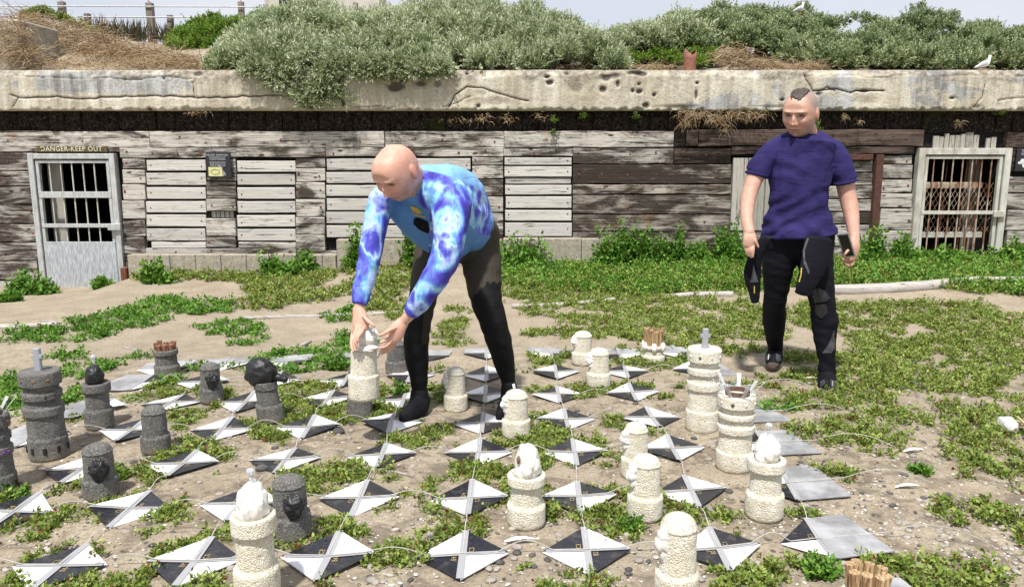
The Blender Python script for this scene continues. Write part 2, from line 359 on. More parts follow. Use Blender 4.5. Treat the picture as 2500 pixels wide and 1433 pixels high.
class MB:
    def __init__(s): s.v = []; s.f = []
    def add(s, vs, fs):
        n = len(s.v); s.v += [tuple(v) for v in vs]; s.f += [tuple(i + n for i in f) for f in fs]; return s
    def box(s, a, b_, bev=0.0):
        (x0, y0, z0), (x1, y1, z1) = a, b_
        if bev <= 0:
            return s.add([(x, y, z) for z in (z0, z1) for y in (y0, y1) for x in (x0, x1)],
                         [(0, 2, 3, 1), (4, 5, 7, 6), (0, 1, 5, 4), (1, 3, 7, 5), (3, 2, 6, 7), (2, 0, 4, 6)])
        bm = bmesh.new(); bmesh.ops.create_cube(bm, size=1)
        for v in bm.verts: v.co = Vector(((x0 + x1) / 2 + v.co.x * (x1 - x0), (y0 + y1) / 2 + v.co.y * (y1 - y0), (z0 + z1) / 2 + v.co.z * (z1 - z0)))
        bmesh.ops.bevel(bm, geom=bm.edges[:], offset=bev, segments=1, affect='EDGES')
        bm.verts.index_update(); s.add([v.co[:] for v in bm.verts], [[v.index for v in f.verts] for f in bm.faces]); bm.free(); return s
    def tube(s, pts, rad, n=8, caps=True):
        pts = [Vector(p) for p in pts]; m = len(pts)
        if not isinstance(rad, (list, tuple)): rad = [rad] * m
        vs = []; fs = []; ref = None
        for i, p in enumerate(pts):
            t = (pts[min(i + 1, m - 1)] - pts[max(i - 1, 0)]).normalized()
            if ref is None: ref = Vector((0, 0, 1)) if abs(t.z) < .9 else Vector((1, 0, 0))
            a = t.cross(ref).normalized(); b_ = a.cross(t).normalized(); ref = b_
            for k in range(n):
                an = 2 * math.pi * k / n; vs.append(p + (a * math.cos(an) + b_ * math.sin(an)) * rad[i])
        for i in range(m - 1):
            for k in range(n):
                fs.append((i * n + k, i * n + (k + 1) % n, (i + 1) * n + (k + 1) % n, (i + 1) * n + k))
        if caps: fs.append(tuple(range(n - 1, -1, -1))); fs.append(tuple((m - 1) * n + k for k in range(n)))
        return s.add(vs, fs)
    def ell(s, c, r, n=16, m=10, rot=None, nz=0.0, sc=8):
        vs = []; fs = []; c = Vector(c)
        D = []
        for j in range(m + 1):
            ph = math.pi * j / m
            for i in range(n):
                an = 2 * math.pi * i / n
                D.append((math.sin(ph) * math.cos(an), math.sin(ph) * math.sin(an), math.cos(ph)))
        D = np.array(D)
        k = 1 + nz * fbm(D * 1.0 + np.array(c) * 7, sc, 4) if nz else np.ones(len(D))
        P = D * k[:, None] * np.array(r)
        for q in P:
            q = Vector(q)
            if rot is not None: q = rot @ q
            vs.append(c + q)
        for j in range(m):
            for i in range(n):
                fs.append((j * n + i, (j + 1) * n + i, (j + 1) * n + (i + 1) % n, j * n + (i + 1) % n))
        return s.add(vs, fs)
    def build(s, name, mat, parent=None, origin=None, sm=False): return mesh_obj(name, s.v, s.f, mat, parent, origin, sm)

def board(x0, x1, z0, z1, y, th, name, mat, parent, jit=.004, vertical=False, tilt=0.0, seg=None):
    """one weathered plank: irregular edges, real thickness"""
    L = (z1 - z0) if vertical else (x1 - x0)
    n = seg or max(3, min(14, int(L / .12)))
    vs = []; fs = []; ph = random.random() * 100
    for i in range(n + 1):
        t = i / n
        e0 = jit * fbm(np.array([[t * L * 6 + ph, 0, 0]]), 1, 3)[0]; e1 = jit * fbm(np.array([[t * L * 6 + ph, 9, 0]]), 1, 3)[0]
        dy = .6 * jit * fbm(np.array([[t * L * 3 + ph, 5, 2]]), 1, 2)[0]; sk = tilt * (t - .5) * L
        if vertical:
            z = z0 + t * L; a, b_ = (x0 + e0, z), (x1 + e1, z)
        else:
            x = x0 + t * L; a, b_ = (x, z0 + e0 + sk), (x, z1 + e1 + sk)
        bv = min(.006, th * .2)
        if vertical:
            ring = [(a[0], y + th, z), (a[0], y + bv + dy, z), (a[0] + bv, y + dy, z), (b_[0] - bv, y + dy, z), (b_[0], y + bv + dy, z), (b_[0], y + th, z)]
        else:
            ring = [(x, y + th, a[1]), (x, y + bv + dy, a[1]), (x, y + dy, a[1] + bv), (x, y + dy, b_[1] - bv), (x, y + bv + dy, b_[1]), (x, y + th, b_[1])]
        vs += ring
    for i in range(n):
        for k in range(6):
            q = (i * 6 + k, i * 6 + (k + 1) % 6, (i + 1) * 6 + (k + 1) % 6, (i + 1) * 6 + k)
            fs.append(q if vertical else q[::-1])
    fs.append((0, 1, 2, 3, 4, 5)); fs.append(tuple(n * 6 + k for k in (5, 4, 3, 2, 1, 0)))
    o = mesh_obj(name, vs, fs, mat, parent, origin=((x0 + x1) / 2, y, (z0 + z1) / 2))
    return o

def leaves(name, base, dirs, side, L, Wd, tint, mat, parent=None, origin=None, fold=0.0):
    """rhombic leaves, one quad each"""
    n = len(base); L = np.broadcast_to(L, n)[:, None]; Wd = np.broadcast_to(Wd, n)[:, None]
    m = base + dirs * L * .5
    V = np.empty((n, 4, 3)); V[:, 0] = base; V[:, 1] = m + side * Wd * .5; V[:, 2] = base + dirs * L; V[:, 3] = m - side * Wd * .5
    F = np.arange(n * 4, dtype=np.int32).reshape(n, 4)
    o = mesh_obj(name, V.reshape(-1, 3), F, mat, parent, origin)
    vattr(o, 'tint', tint, 'FACE'); return o
def unit(a): return a / np.maximum(np.linalg.norm(a, axis=1), 1e-9)[:, None]
def rdir(n): return unit(RNG.normal(size=(n, 3)))
def sides(d):
    r = rdir(len(d)); return unit(np.cross(d, r))
# ================================================================== GROUND
def grid(name, xs, ys, zf, mat, kind='structure'):
    X, Y = np.meshgrid(xs, ys); Z = zf(X, Y)
    V = np.stack([X.ravel(), Y.ravel(), Z.ravel()], 1); nx = len(xs)
    i = np.arange(len(ys) - 1)[:, None] * nx + np.arange(nx - 1)[None]; i = i.ravel()
    F = np.stack([i, i + 1, i + 1 + nx, i + nx], 1).astype(np.int32)
    o = mesh_obj(name, V, F, mat, None, (0, 0, 0), True); o['kind'] = kind; return o
def gz_np(X, Y):
    sm = lambda t: np.clip(t, 0, 1) ** 2 * (3 - 2 * np.clip(t, 0, 1))
    h = np.where(X < -4.75, -.17, -.17 + .2 * sm((X + 4.75) / .7) + .07 * sm((X + 3.5) / 2.5) + .05 * sm((X - .5) / 2))
    z = h * sm((Y - 6.2) / 2.6)
    return z + .014 * np.sin(X * 1.7 + Y * 1.1) + .011 * np.sin(Y * 2.3 - X * 1.3 + 1) + .02 * np.sin(X * .6 + 2) * np.sin(Y * .7)
def zground(X, Y):
    P = np.stack([X.ravel(), Y.ravel(), 0 * X.ravel()], 1)
    return gz_np(X, Y) + (.006 * fbm(P, 3.1, 3) + .0035 * fbm(P, 19, 3)).reshape(X.shape)
grid('ground', np.concatenate([[-400, -120, -30, -12], np.linspace(-7.5, 7.5, 520), [12, 30, 120, 400]]),
     np.concatenate([[-60, -12, -2], np.linspace(.8, 9.6, 430), [12, 30, 120, 500]]), zground, 'sand')

# ================================================================== BUNKER
WY = 9.2
bunker = empty('bunker', (0, WY, 0), 'old low bunker of weathered horizontal timbers under a thick cracked concrete roof edge', 'bunker')
def WX(u, v): return W(u, v, WY).x
def WZ(v, Y=WY): return W(1250, v, Y).z
ZS0, ZS1 = WZ(270, 9.08), WZ(171, 9.08)
def prect(u0, v0, u1, v1, Y=WY):
    vm = (v0 + v1) / 2; return W(u0, vm, Y).x, W(u1, vm, Y).x, WZ(v1, Y), WZ(v0, Y)
# concrete roof edge with chips, pits and cracks
def slab():
    xs = np.arange(-8.2, 8.2, .0135); zs = np.concatenate([[ZS0 + .0] * 1, np.linspace(ZS0, ZS1, 38)[1:]])
    X, Z = np.meshgrid(xs, zs); n = X.size; x = X.ravel(); z = Z.ravel()
    U = CU + x / (9.08 * math.cos(TH) + (CAMH - 2.1) * math.sin(TH)) * FPX
    t = (z - ZS0) / (ZS1 - ZS0); Vp = 270 - 99 * t
    P = np.stack([x, 0 * x, z], 1)
    nb = fbm(P, 3, 4); nf = fbm(P, 22, 3)
    y = 9.08 + .010 * nb + .0035 * nf
    pit = np.zeros(n); crack = np.zeros(n)
    rough = np.clip((t - .80) * 7 + 3.0 * fbm(P, 4.5, 4), 0, 1) * .95
    # spalled top and bottom edges
    y += np.clip(t - .88 + .20 * nb + .04 * nf, 0, 1) * .30 + np.clip(.05 - t + .09 * nf + .05 * nb, 0, 1) * .5 + .012 * rough * nf
    def line(pts, wd=3.2, amp=1.0, jag=5):
        nonlocal y, crack
        pu = np.array(pts, float); uu = [pu[0]]
        for a, b_ in zip(pu[:-1], pu[1:]):
            k = max(2, int(np.hypot(*(b_ - a)) / 14))
            for s in range(1, k + 1):
                q = a + (b_ - a) * s / k; uu.append(q + RNG.normal(size=2) * [1, jag * .35] if s < k else q)
        uu = np.array(uu); best = np.full(n, 1e9)
        for a, b_ in zip(uu[:-1], uu[1:]):
            sel = (U > min(a[0], b_[0]) - 12) & (U < max(a[0], b_[0]) + 12)
            if not sel.any(): continue
            d = b_ - a; l2 = d @ d + 1e-9; q = np.stack([U[sel], Vp[sel]], 1)
            tt = np.clip(((q - a) @ d) / l2, 0, 1); dd = np.linalg.norm(q - a - tt[:, None] * d, axis=1)
            best[sel] = np.minimum(best[sel], dd)
        c = np.clip(1 - best / wd, 0, 1) * amp; crack = np.maximum(crack, c); y += c * .018
    line([(25, 232), (60, 240), (120, 238), (200, 242), (290, 238), (380, 234), (430, 236), (480, 240), (560, 238), (650, 233), (720, 236)], 3.6)
    line([(25, 262), (40, 240)], 2.5); line([(470, 200), (473, 240)], 2.6, .9); line([(480, 192), (470, 204)], 2.2, .7)
    line([(720, 236), (740, 262), (760, 266)], 2.6, .8); line([(850, 258), (900, 262), (960, 262)], 2.6, .8)
    line([(1095, 262), (1110, 232), (1140, 212), (1180, 215), (1215, 228), (1250, 238), (1290, 247)], 3.4)
    line([(1080, 262), (1120, 250), (1150, 235)], 2.5, .8)
    line([(1960, 178), (1975, 205), (1985, 222), (2030, 218), (2060, 222), (2110, 223), (2160, 222)], 3.6)
    line([(2000, 222), (2020, 212), (2040, 222)], 2.5); line([(2405, 205), (2400, 240), (2385, 262)], 2.6, .9)
    line([(2440, 246), (2480, 240), (2520, 236)], 3, .8); line([(1745, 210), (1700, 240), (1600, 190)], 1.6, .35)
    line([(40, 184), (90, 186), (180, 192), (260, 190), (330, 196), (400, 188), (470, 192)], 2.6, .7)
    line([(1960, 186), (2060, 184), (2140, 190), (2230, 184), (2300, 188), (2400, 182), (2500, 186)], 2.4, .5)
    def pt(u, v, ru, rv, a=1.0):
        nonlocal pit, y
        e = np.sqrt(((U - u) / ru) ** 2 + ((Vp - v) / rv) ** 2) + .35 * nf
        c = np.clip(1.4 - e, 0, 1) * a; pit = np.maximum(pit, c); y += c * .03
    for a in [(968, 212, 24, 14), (985, 196, 10, 6), (1030, 205, 20, 10, .6), (1070, 206, 16, 12, .5), (1342, 202, 9, 6), (1335, 188, 7, 4), (1405, 214, 26, 15, .45),
              (1473, 219, 9, 8), (1480, 190, 14, 8, .8), (1500, 184, 16, 9, .6), (1508, 205, 5, 8), (1545, 222, 4, 6), (1562, 224, 8, 5), (1560, 206, 4, 3), (1565, 180, 16, 6),
              (1598, 232, 5, 5), (1540, 178, 10, 5, .8), (1385, 180, 10, 5, .6), (1140, 180, 5, 4), (1000, 182, 7, 5), (1167, 259, 6, 5), (1578, 258, 8, 7), (758, 262, 6, 5), (360, 268, 6, 5),
              (1700, 230, 4, 14, .9), (1702, 203, 4, 3), (1912, 244, 5, 3), (2328, 240, 8, 3, .9), (2110, 222, 14, 4, .8), (1180, 228, 20, 8, .35), (1200, 250, 60, 10, .35),
              (400, 192, 5, 4, .7), (485, 180, 14, 7, .7), (850, 178, 20, 10, .7), (2390, 262, 14, 6, .5), (2000, 229, 8, 5), (2120, 248, 30, 10, .35), (1660, 262, 50, 5, .5), (1900, 262, 60, 4, .4)]:
        pt(*a)
    paint = np.clip(1.3 - ((U - 260) / 260) ** 2 - ((Vp - 205) / 32) ** 2, 0, 1) + .5 * np.clip(1 - ((U - 2080) / 500) ** 2, 0, 1)
    # recessed lower lip left of the big crack, drain holes
    V = np.stack([x, y, z], 1); nx = len(xs)
    i = (np.arange(len(zs) - 1)[:, None] * nx + np.arange(nx - 1)[None]).ravel()
    F = np.stack([i, i + 1, i + 1 + nx, i + nx], 1)
    top = V[-nx:].copy(); top[:, 1] = 11.6; bot = V[:nx].copy(); bot[:, 1] = 11.6
    V2 = np.concatenate([V, top, bot]); a = (len(zs) - 1) * nx + np.arange(nx - 1); t0 = n + np.arange(nx - 1); b0 = n + nx + np.arange(nx - 1); c0 = np.arange(nx - 1)
    F = np.concatenate([F, np.stack([a, a + 1, t0 + 1, t0], 1), np.stack([c0 + 1, c0, b0, b0 + 1], 1)]).astype(np.int32)
    o = mesh_obj('roof_slab', V2, F, 'slab', bunker, None, True)
    z0 = np.zeros(2 * nx)
    vattr(o, 'pit', np.concatenate([pit, z0])); vattr(o, 'crack', np.concatenate([crack, z0])); vattr(o, 'rough', np.concatenate([rough, z0 + .5])); vattr(o, 'paint', np.concatenate([paint, z0]))
slab()
# tarred timber ends below the slab
k = 0; u = -425.0
while u < 2900:
    wd = random.choice([40, 44, 46, 48, 45]); x0, x1, z0, z1 = prect(u, 272, u + wd - 1.5, 322, 9.24)
    yy = 9.215 + random.uniform(-.012, .02) + .02; m = MB()
    nn = 6; vs = []
    for j in range(nn + 1):
        for i in range(nn + 1):
            a, c = i / nn, j / nn; e = min(a, 1 - a, c, 1 - c)
            vs.append((x0 + a * (x1 - x0) + (random.uniform(-.004, .004)), yy + (.012 if e == 0 else 0) + random.uniform(-.010, .012), z0 + c * (z1 + .03 - z0) - .01 + random.uniform(-.006, .006)))
    fs = [(j * 7 + i, j * 7 + i + 1, (j + 1) * 7 + i + 1, (j + 1) * 7 + i) for j in range(6) for i in range(6)]
    m.add(vs, fs); m.box((x0 + .003, yy + .016, z0 + .004), (x1 - .003, yy + .3, z1 + .02))
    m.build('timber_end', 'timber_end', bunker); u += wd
# solid core behind the planks, leaving the two door openings and their dark rooms
xl0, xl1 = WX(92, 540), WX(296, 540); xr0, xr1 = WX(2238, 500), WX(2448, 500)
m = MB()
def core(x0, x1, z0=-.5, z1=ZS0 - .02): m.box((x0, WY + .085, z0), (x1, WY + .5, z1))
core(-8.2, xl0 + .02); core(xl1 - .02, xr0 + .02); core(xr1 - .02, 8.2)
core(xl0 + .021, xl1 - .021, WZ(380), ZS0 - .021); core(xr0 + .021, xr1 - .021, WZ(366), ZS0 - .021)
m.box((-8.2, 11.3, -.5), (8.2, 11.5, ZS0 - .02)); m.box((-8.2, 9.71, -.5), (-8.0, 11.3, ZS0 - .02)); m.box((8.0, 9.71, -.5), (8.2, 11.3, ZS0 - .02))
m.build('inner_wall', 'void_shade', bunker)

PL = []   # planks: (u0, v0, u1, v1, material)
def rows(u0, u1, vs, mat, gap=2.6, dy=0, pal=None):
    for a, b_ in zip(vs[:-1], vs[1:]):
        PL.append((u0, a + gap / 2, u1, b_ - gap / 2, mat if pal is None else random.choice(pal), dy))
WG = 'weathered_wood'
for a in [(-430, 364), (366, 938), (940.5, 1230), (1231, 1644)]: PL.append((a[0], 321, a[1], 360, WG, random.uniform(-.006, .006)))
for a in [(-430, 292, 371), (292.5, 575, 386), (576, 794, 384), (795, 1229, 382), (1230, 1398, 381), (1399, 1644, 400)]: PL.append((a[0], 361, a[1], a[2], WG, 0))
rows(-430, 91, [372, 417, 455, 500, 547, 592, 637, 685, 735, 790], 'grey_wood', pal=['grey_wood', 'grey_wood', 'weathered_wood'])
rows(300, 354, [387, 414, 450, 489, 536, 578, 630, 680], 'grey_wood')
rows(504, 575, [387, 443, 485, 516], WG); rows(504, 575, [533, 577, 606], WG)
rows(723, 793, [385, 410, 445, 486, 530, 573, 613], WG)
rows(1153, 1228, [383, 404, 437, 480, 520, 562, 590], WG)
PL += [(356, 607, 505, 623, 'grey_wood', 0), (505, 607, 722, 623, 'grey_wood', 0), (722, 613, 822, 640, WG, 0), (371, 592, 503, 606, 'pale_board_wood', .0), (583, 592, 722, 606, WG, 0), (822, 584, 1228, 620, 'grey_wood', .01), (300, 631, 372, 680, 'grey_wood', .02)]
rows(1399, 1784, [401, 450, 475, 524, 566, 600, 640], WG, pal=['brown_wood', 'grey_wood', 'brown_wood'])
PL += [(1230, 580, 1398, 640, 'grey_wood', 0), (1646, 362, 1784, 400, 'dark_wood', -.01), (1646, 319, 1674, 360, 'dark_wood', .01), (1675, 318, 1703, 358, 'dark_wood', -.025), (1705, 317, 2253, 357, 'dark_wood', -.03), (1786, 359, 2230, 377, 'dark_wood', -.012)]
PL += [(1786, 563, 2225, 600, 'grey_wood', .01), (1786, 601, 2225, 640, 'grey_wood', .01)]
rows(2149, 2226, [378, 402, 437, 472, 508, 562], 'grey_wood', pal=['grey_wood', 'weathered_wood'])
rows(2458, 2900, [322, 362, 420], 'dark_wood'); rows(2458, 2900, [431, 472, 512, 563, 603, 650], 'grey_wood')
for i, (u0, v0, u1, v1, mt, dy) in enumerate(PL):
    x0, x1, z0, z1 = prect(u0, v0, u1, v1)
    dark = mt == 'dark_wood'
    board(x0, x1, z0, z1, WY + dy + random.uniform(-.007, .007), .08 - dy, 'plank', mt, bunker, jit=.014 if dark else .008)
for u0, u1 in [(1787, 1822), (1823.5, 1866), (1867.5, 1905)]:
    x0, x1, z0, z1 = prect(u0, 386, u1, 562); board(x0, x1, z0, z1, WY - .01, .085, 'upright_plank', 'upright_wood', bunker, .003, True)
ul = 2282
while ul < 2432:
    wd = random.choice([12, 16, 20, 14]); 
    if not (2392 < ul < 2412):
        x0, x1, z0, z1 = prect(ul, 326 + random.uniform(-3, 14), ul + wd - 1.5, 366); board(x0, x1, z0, z1, WY + .03, .03, 'broken_slat', 'upright_wood', bunker, .006, True)
    ul += wd
# boarded shutters; black backing puts the shade of the gaps into colour
def shutter(u0, u1, vs, gap, label=None):
    x0, x1, z0, z1 = prect(u0, vs[0] - 3, u1, vs[-1] + 2)
    m = MB(); m.box((x0, WY + .055, z0), (x1, WY + .09, z1)); 
    s = m.build('shutter', 'void_shade', bunker)
    if label: s['label'] = label
    for j, (a, b_) in enumerate(zip(vs[:-1], vs[1:])):
        bx0, bx1, bz0, bz1 = prect(u0 + 1 + random.uniform(0, 2), a + gap / 2, u1 - 1 - random.uniform(0, 2), b_ - gap / 2)
        bo = board(bx0, bx1, bz0, bz1, WY + .012, .03, 'board', 'pale_board_wood', s, .0025, tilt=random.uniform(-.004, .004))
shutter(355, 503, [388, 420, 455, 489, 522, 556, 591], 5.5)
shutter(577, 722, [390, 423, 455, 489, 523, 557, 591], 6, 'pale boarded shutter right of the plaque')
shutter(795, 1151, [385, 418, 450, 482, 516, 549, 583], 5)
shutter(1230, 1398, [383, 405, 434], 4); shutter(1232, 1398, [450, 478, 511, 542, 580], 5)
x0, x1, z0, z1 = prect(1234, 435, 1394, 449); board(x0, x1, z0, z1, WY + .03, .03, 'plank', 'pale_board_wood', bunker)
# small slit opening, its inner shade put in as a black panel
x0, x1, z0, z1 = prect(505, 517, 574, 532); MB().box((x0, WY + .06, z0), (x1, WY + .084, z1)).build('slot_shade', 'void_shade', bunker)
for q in range(5):
    a = x0 + (x1 - x0) * (.12 + q * .16); board(a, a + .045, z0, z1, WY + .045, .01, 'slat', 'upright_wood', bunker, .003, True)
# rusty-framed boarded opening behind the standing man
s = MB(); x0, x1, z0, z1 = prect(1906, 378, 2146, 590); s.box((x0, WY + .055, z0), (x1, WY + .1, z1)); sh = s.build('shutter', 'void_shade', bunker); sh['label'] = 'boarded opening with a rusty iron frame'
for a, b_ in zip([392, 423, 455, 488, 519, 550], [420, 452, 485, 516, 547, 588]):
    bx0, bx1, bz0, bz1 = prect(1915, a, 2131, b_); board(bx0, bx1, bz0, bz1, WY + .02, .03, 'board', 'grey_wood', sh, .003)
s = MB(); x0, x1, z0, z1 = prect(2129, 378, 2146, 592); s.box((x0, WY - .05, z0), (x1, WY + .05, z1), .005); x0, x1, z0, z1 = prect(1906, 377, 2128.5, 391); s.box((x0, WY - .045, z0), (x1, WY + .05, z1), .005)
s.build('iron_frame', 'frame_rust', sh)
# nails
m = MB()
for (u0, v0, u1, v1, mt, dy) in PL:
    L = u1 - u0; us = [u0 + 9, u1 - 9] if L < 120 else list(np.arange(u0 + 14, u1 - 8, 62))
    for uu in us:
        if uu < -150 or uu > 2600 or random.random() < .35: continue
        vv = (v0 + v1) / 2 + random.uniform(-.25, .25) * (v1 - v0); p = W(uu + random.uniform(-6, 6), vv, WY + dy); r = random.uniform(.007, .012)
        m.box((p.x - r, p.y - .006, p.z - r), (p.x + r, p.y + .004, p.z + r * random.uniform(.8, 1.6)), .002)
for u0, u1, vs in [(355, 503, [404, 438, 472, 505, 539, 573]), (577, 722, [406, 439, 472, 506, 540, 574]), (795, 1151, [401, 434, 466, 499, 532, 566]), (1230, 1398, [394, 420, 464, 494, 526, 561])]:
    for v in vs:
        for uu in (u0 + 12, u1 - 12):
            p = W(uu, v + random.uniform(-4, 4), WY); m.ell((p.x, p.y + .010, p.z), (.009, .005, .009), 8, 4)
o = m.build('nail_heads', 'rust', bunker); o['kind'] = 'stuff'

# ---- left cage door
def bar(m, u0, v0, u1, v1, Y, r):
    a = W(u0, v0, Y); b_ = W(u1, v1, Y); m.tube([a, b_], r, 8)
def fr(m, u0, v0, u1, v1, y0, y1, bev=.004):
    x0, x1, z0, z1 = prect(u0, v0, u1, v1); m.box((x0, WY + y0, z0), (x1, WY + y1, z1), bev)
zb = WZ(712)
def cage_door(uL, uR, v0, v1, fw, mat, label, top_inner, bars, rails):
    m = MB(); x0, x1 = WX(uL, (v0 + v1) / 2), WX(uR, (v0 + v1) / 2); z0, z1 = WZ(v1), WZ(v0); f = fw
    m.box((x0, WY - .05, z0), (x0 + f, WY + .05, z1), .004); m.box((x1 - f, WY - .05, z0), (x1, WY + .05, z1), .004)
    m.box((x0 + f, WY - .046, z1 - f), (x1 - f, WY + .05, z1 - .001), .004)
    d = m.build('door', mat, bunker); d['label'] = label
    g = f + .012; i = .036; m = MB()
    ix0, ix1, iz0, iz1 = x0 + g, x1 - g, z0 + .01, z1 - g
    m.box((ix0, WY - .03, iz0), (ix0 + i, WY + .02, iz1), .003); m.box((ix1 - i, WY - .03, iz0), (ix1, WY + .02, iz1), .003); m.box((ix0 + i, WY - .028, iz1 - i), (ix1 - i, WY + .02, iz1 - .001), .003)
    m.build('leaf_frame', mat, d)
    for (ra, rb, rm) in rails:
        za, zb_ = WZ(rb), WZ(ra); MB().box((ix0 + (.005 if rm != 'sheet' else i * .6), WY - .036, za), (ix1 - .005, WY - .004, zb_), .002).build('rail' if rm != 'sheet' else 'kick_plate', 'galvanised_sheet' if rm == 'sheet' else mat, d)
    return d, ix0 + i, ix1 - i, iz0, iz1 - i
d, a, c, e, f_ = cage_door(89, 297, 375, 712, .062, 'galvanised_steel', 'galvanised cage door with a sheet metal lower panel', 0, 5, [(468, 483, 'r'), (546, 555, 'r'), (590, 706, 'sheet')])
for q in range(5):
    x = a + (c - a) * (q + 1) / 6 - .02; MB().tube([(x, WY - .003, WZ(592)), (x, WY - .003, f_)], .0085, 8).build('bar', 'cream_frame_steel', d)
x0, x1, z0, z1 = prect(271, 545, 302, 561); MB().box((x0, WY - .085, z0), (x1, WY - .052, z1), .004).build('latch', 'galvanised_steel', d)
# grey board seen inside the doorway
MB().box((xl0 + .08, WY + .16, zb), (xl0 + .24, WY + .2, WZ(385))).build('inner_post', 'upright_wood', bunker)
# ---- right cage door
d, a, c, e, f_ = cage_door(2229, 2452, 362, 632, .075, 'cream_frame_steel', 'pale cage door with rusty bars and wire mesh', 0, 8, [(515, 523, 'r')])
for q in range(7):
    x = a + .02 + (c - a - .04) * (q + .5) / 7; MB().tube([(x, WY - .002, e), (x, WY - .002, f_)], .008, 8).build('bar', 'rusty_bar', d)
x0, x1, z0, z1 = prect(2417, 514, 2444, 529); MB().box((x0, WY - .085, z0), (x1, WY - .052, z1), .004).build('latch', 'cream_frame_steel', d)
m = MB(); z0, z1 = WZ(568), WZ(447)
st = .055
for sg in (1, -1):
    for q in range(-14, 30):
        xs_ = a + q * st; pa = Vector((xs_, WY + .045, z0 if sg > 0 else z1)); pb = pa + Vector(((z1 - z0) * .55, 0, (z1 - z0) * sg))
        def clipx(p, o_):
            dd = o_ - p
            if p.x < a: return p + dd * ((a - p.x) / dd.x)
            if p.x > c: return p + dd * ((c - p.x) / dd.x)
            return p
        if pb.x < a or pa.x > c: continue
        A, B_ = clipx(pa, pb), clipx(pb, pa); m.tube([A, B_], .0022, 4, False)
m.build('wire_mesh', 'rusty_bar', d)['kind'] = 'stuff'
for v0, v1, mt, yy in [(446, 461, 'rusty_bar', .06), (568, 582, 'cream_frame_steel', .06)]:
    x0, x1, z0, z1 = prect(2258, v0, 2405, v1); board(x0, x1, z0, z1, WY + yy, .03, 'cross_board', mt, d, .003)
for q, (x, t_) in enumerate([(a + .5, .02), (a + .62, .015), (a + .3, .012), (a + .72, .02)]):
    MB().tube([(x, WY + .12 + .03 * q, e), (x + .03, WY + .12 + .03 * q, f_)], t_ * .6, 6).build('rusted_rod', 'rust', d)
MB().box((xr1 - .26, WY + .3, e), (xr1 - .1, WY + .34, WZ(380))).build('inner_post', 'upright_wood', bunker)

# ---- text helper
def text_mesh(s, size, spacing=1.0):
    c = bpy.data.curves.new('t', 'FONT'); c.body = s; c.size = size; c.space_character = spacing; c.align_x = 'CENTER'; c.align_y = 'CENTER'; c.resolution_u = 2
    o = bpy.data.objects.new('t', c); COL.objects.link(o); dg = bpy.context.evaluated_depsgraph_get(); dg.update()
    me = o.evaluated_get(dg).to_mesh(); vs = [v.co.copy() for v in me.vertices]; fs = [tuple(p.vertices) for p in me.polygons]
    o.evaluated_get(dg).to_mesh_clear(); bpy.data.objects.remove(o); bpy.data.curves.remove(c); return vs, fs
def wall_text(m, s, size, cx, cz, y, sx=1.0, sp=1.0):
    vs, fs = text_mesh(s, size, sp); m.add([(cx + v.x * sx, y, cz + v.y) for v in vs], fs)
# ---- DANGER-KEEP OUT sign
x0, x1, z0, z1 = prect(95, 357, 266, 371.5)
sg = empty('warning_sign', ((x0 + x1) / 2, WY - .02, z0), 'olive board reading DANGER-KEEP OUT in cream capitals above the left cage door', 'sign')
MB().box((x0, WY - .045, z0), (x1, WY - .018, z1), .003).build('board', 'olive_sign', sg)
m = MB(); wall_text(m, 'DANGER-KEEP OUT', .078, (x0 + x1) / 2 - .005, (z0 + z1) / 2, WY - .0475, .95, 1.08); m.build('lettering', 'cream_paint', sg)
for xx in (x0 + .05, x1 - .05): MB().ell((xx, WY - .046, (z0 + z1) / 2), (.011, .006, .011), 8, 5).build('screw', 'rust', sg)
# ---- information plaques
def plaque(u0, u1, v0, v1, label, title, lines, yellow):
    x0, x1, z0, z1 = prect(u0, v0, u1, v1); w_ = x1 - x0; h_ = z1 - z0
    s = empty('information_plaque', ((x0 + x1) / 2, WY - .02, z0), label, 'sign')
    MB().box((x0, WY - .045, z0), (x1, WY - .02, z1), .003).build('panel', 'sign_black', s)
    m = MB(); wall_text(m, title, .026, x0 + w_ * .46, z1 - h_ * .11, WY - .0475, .9, 1.1)
    zz = z1 - h_ * .19
    for ln in lines:
        if ln: wall_text(m, ln, .0165, x0 + w_ * .47, zz, WY - .0475, min(1.3, w_ * .8 / (len(ln) * .0085)))
        zz -= h_ * .048
    m.build('lettering', 'sign_print', s)
    if yellow:
        MB().box((x0 + w_ * .08, WY - .048, z0 + h_ * .06), (x0 + w_ * .64, WY - .0455, z0 + h_ * .42)).build('picture_panel', 'sign_yellow', s)
        m = MB(); pts = [(x0 + w_ * .36 + w_ * .17 * math.cos(t), WY - .0495, z0 + h_ * .23 + h_ * .10 * math.sin(t)) for t in np.linspace(0, 6.283, 20)]; m.tube(pts, .0022, 4, False)
        m.build('picture_outline', 'olive_sign', s)
        m = MB(); m.tube([(x0 + w_ * .50, WY - .05, z0 + h_ * .5), (x0 + w_ * .6, WY - .05, z0 + h_ * .38)], .004, 5); m.tube([(x0 + w_ * .68, WY - .05, z0 + h_ * .27), (x0 + w_ * .77, WY - .05, z0 + h_ * .10)], .004, 5)
        m.tube([(x0 + w_ * .66, WY - .05, z0 + h_ * .2), (x0 + w_ * .7, WY - .05, z0 + h_ * .06)], .004, 5); m.build('dropping_streaks', 'sign_print', s)
    else:
        m = MB(); cx, cz = x0 + w_ * .5, z0 + h_ * .36
        for q in range(9): m.ell((cx + (q - 4) * w_ * .085, WY - .046, cz + .02 * math.sin(q * 2.1)), (.028, .003, .018 + .012 * (q % 3)), 8, 5)
        m.build('white_emblem', 'sign_print', s)
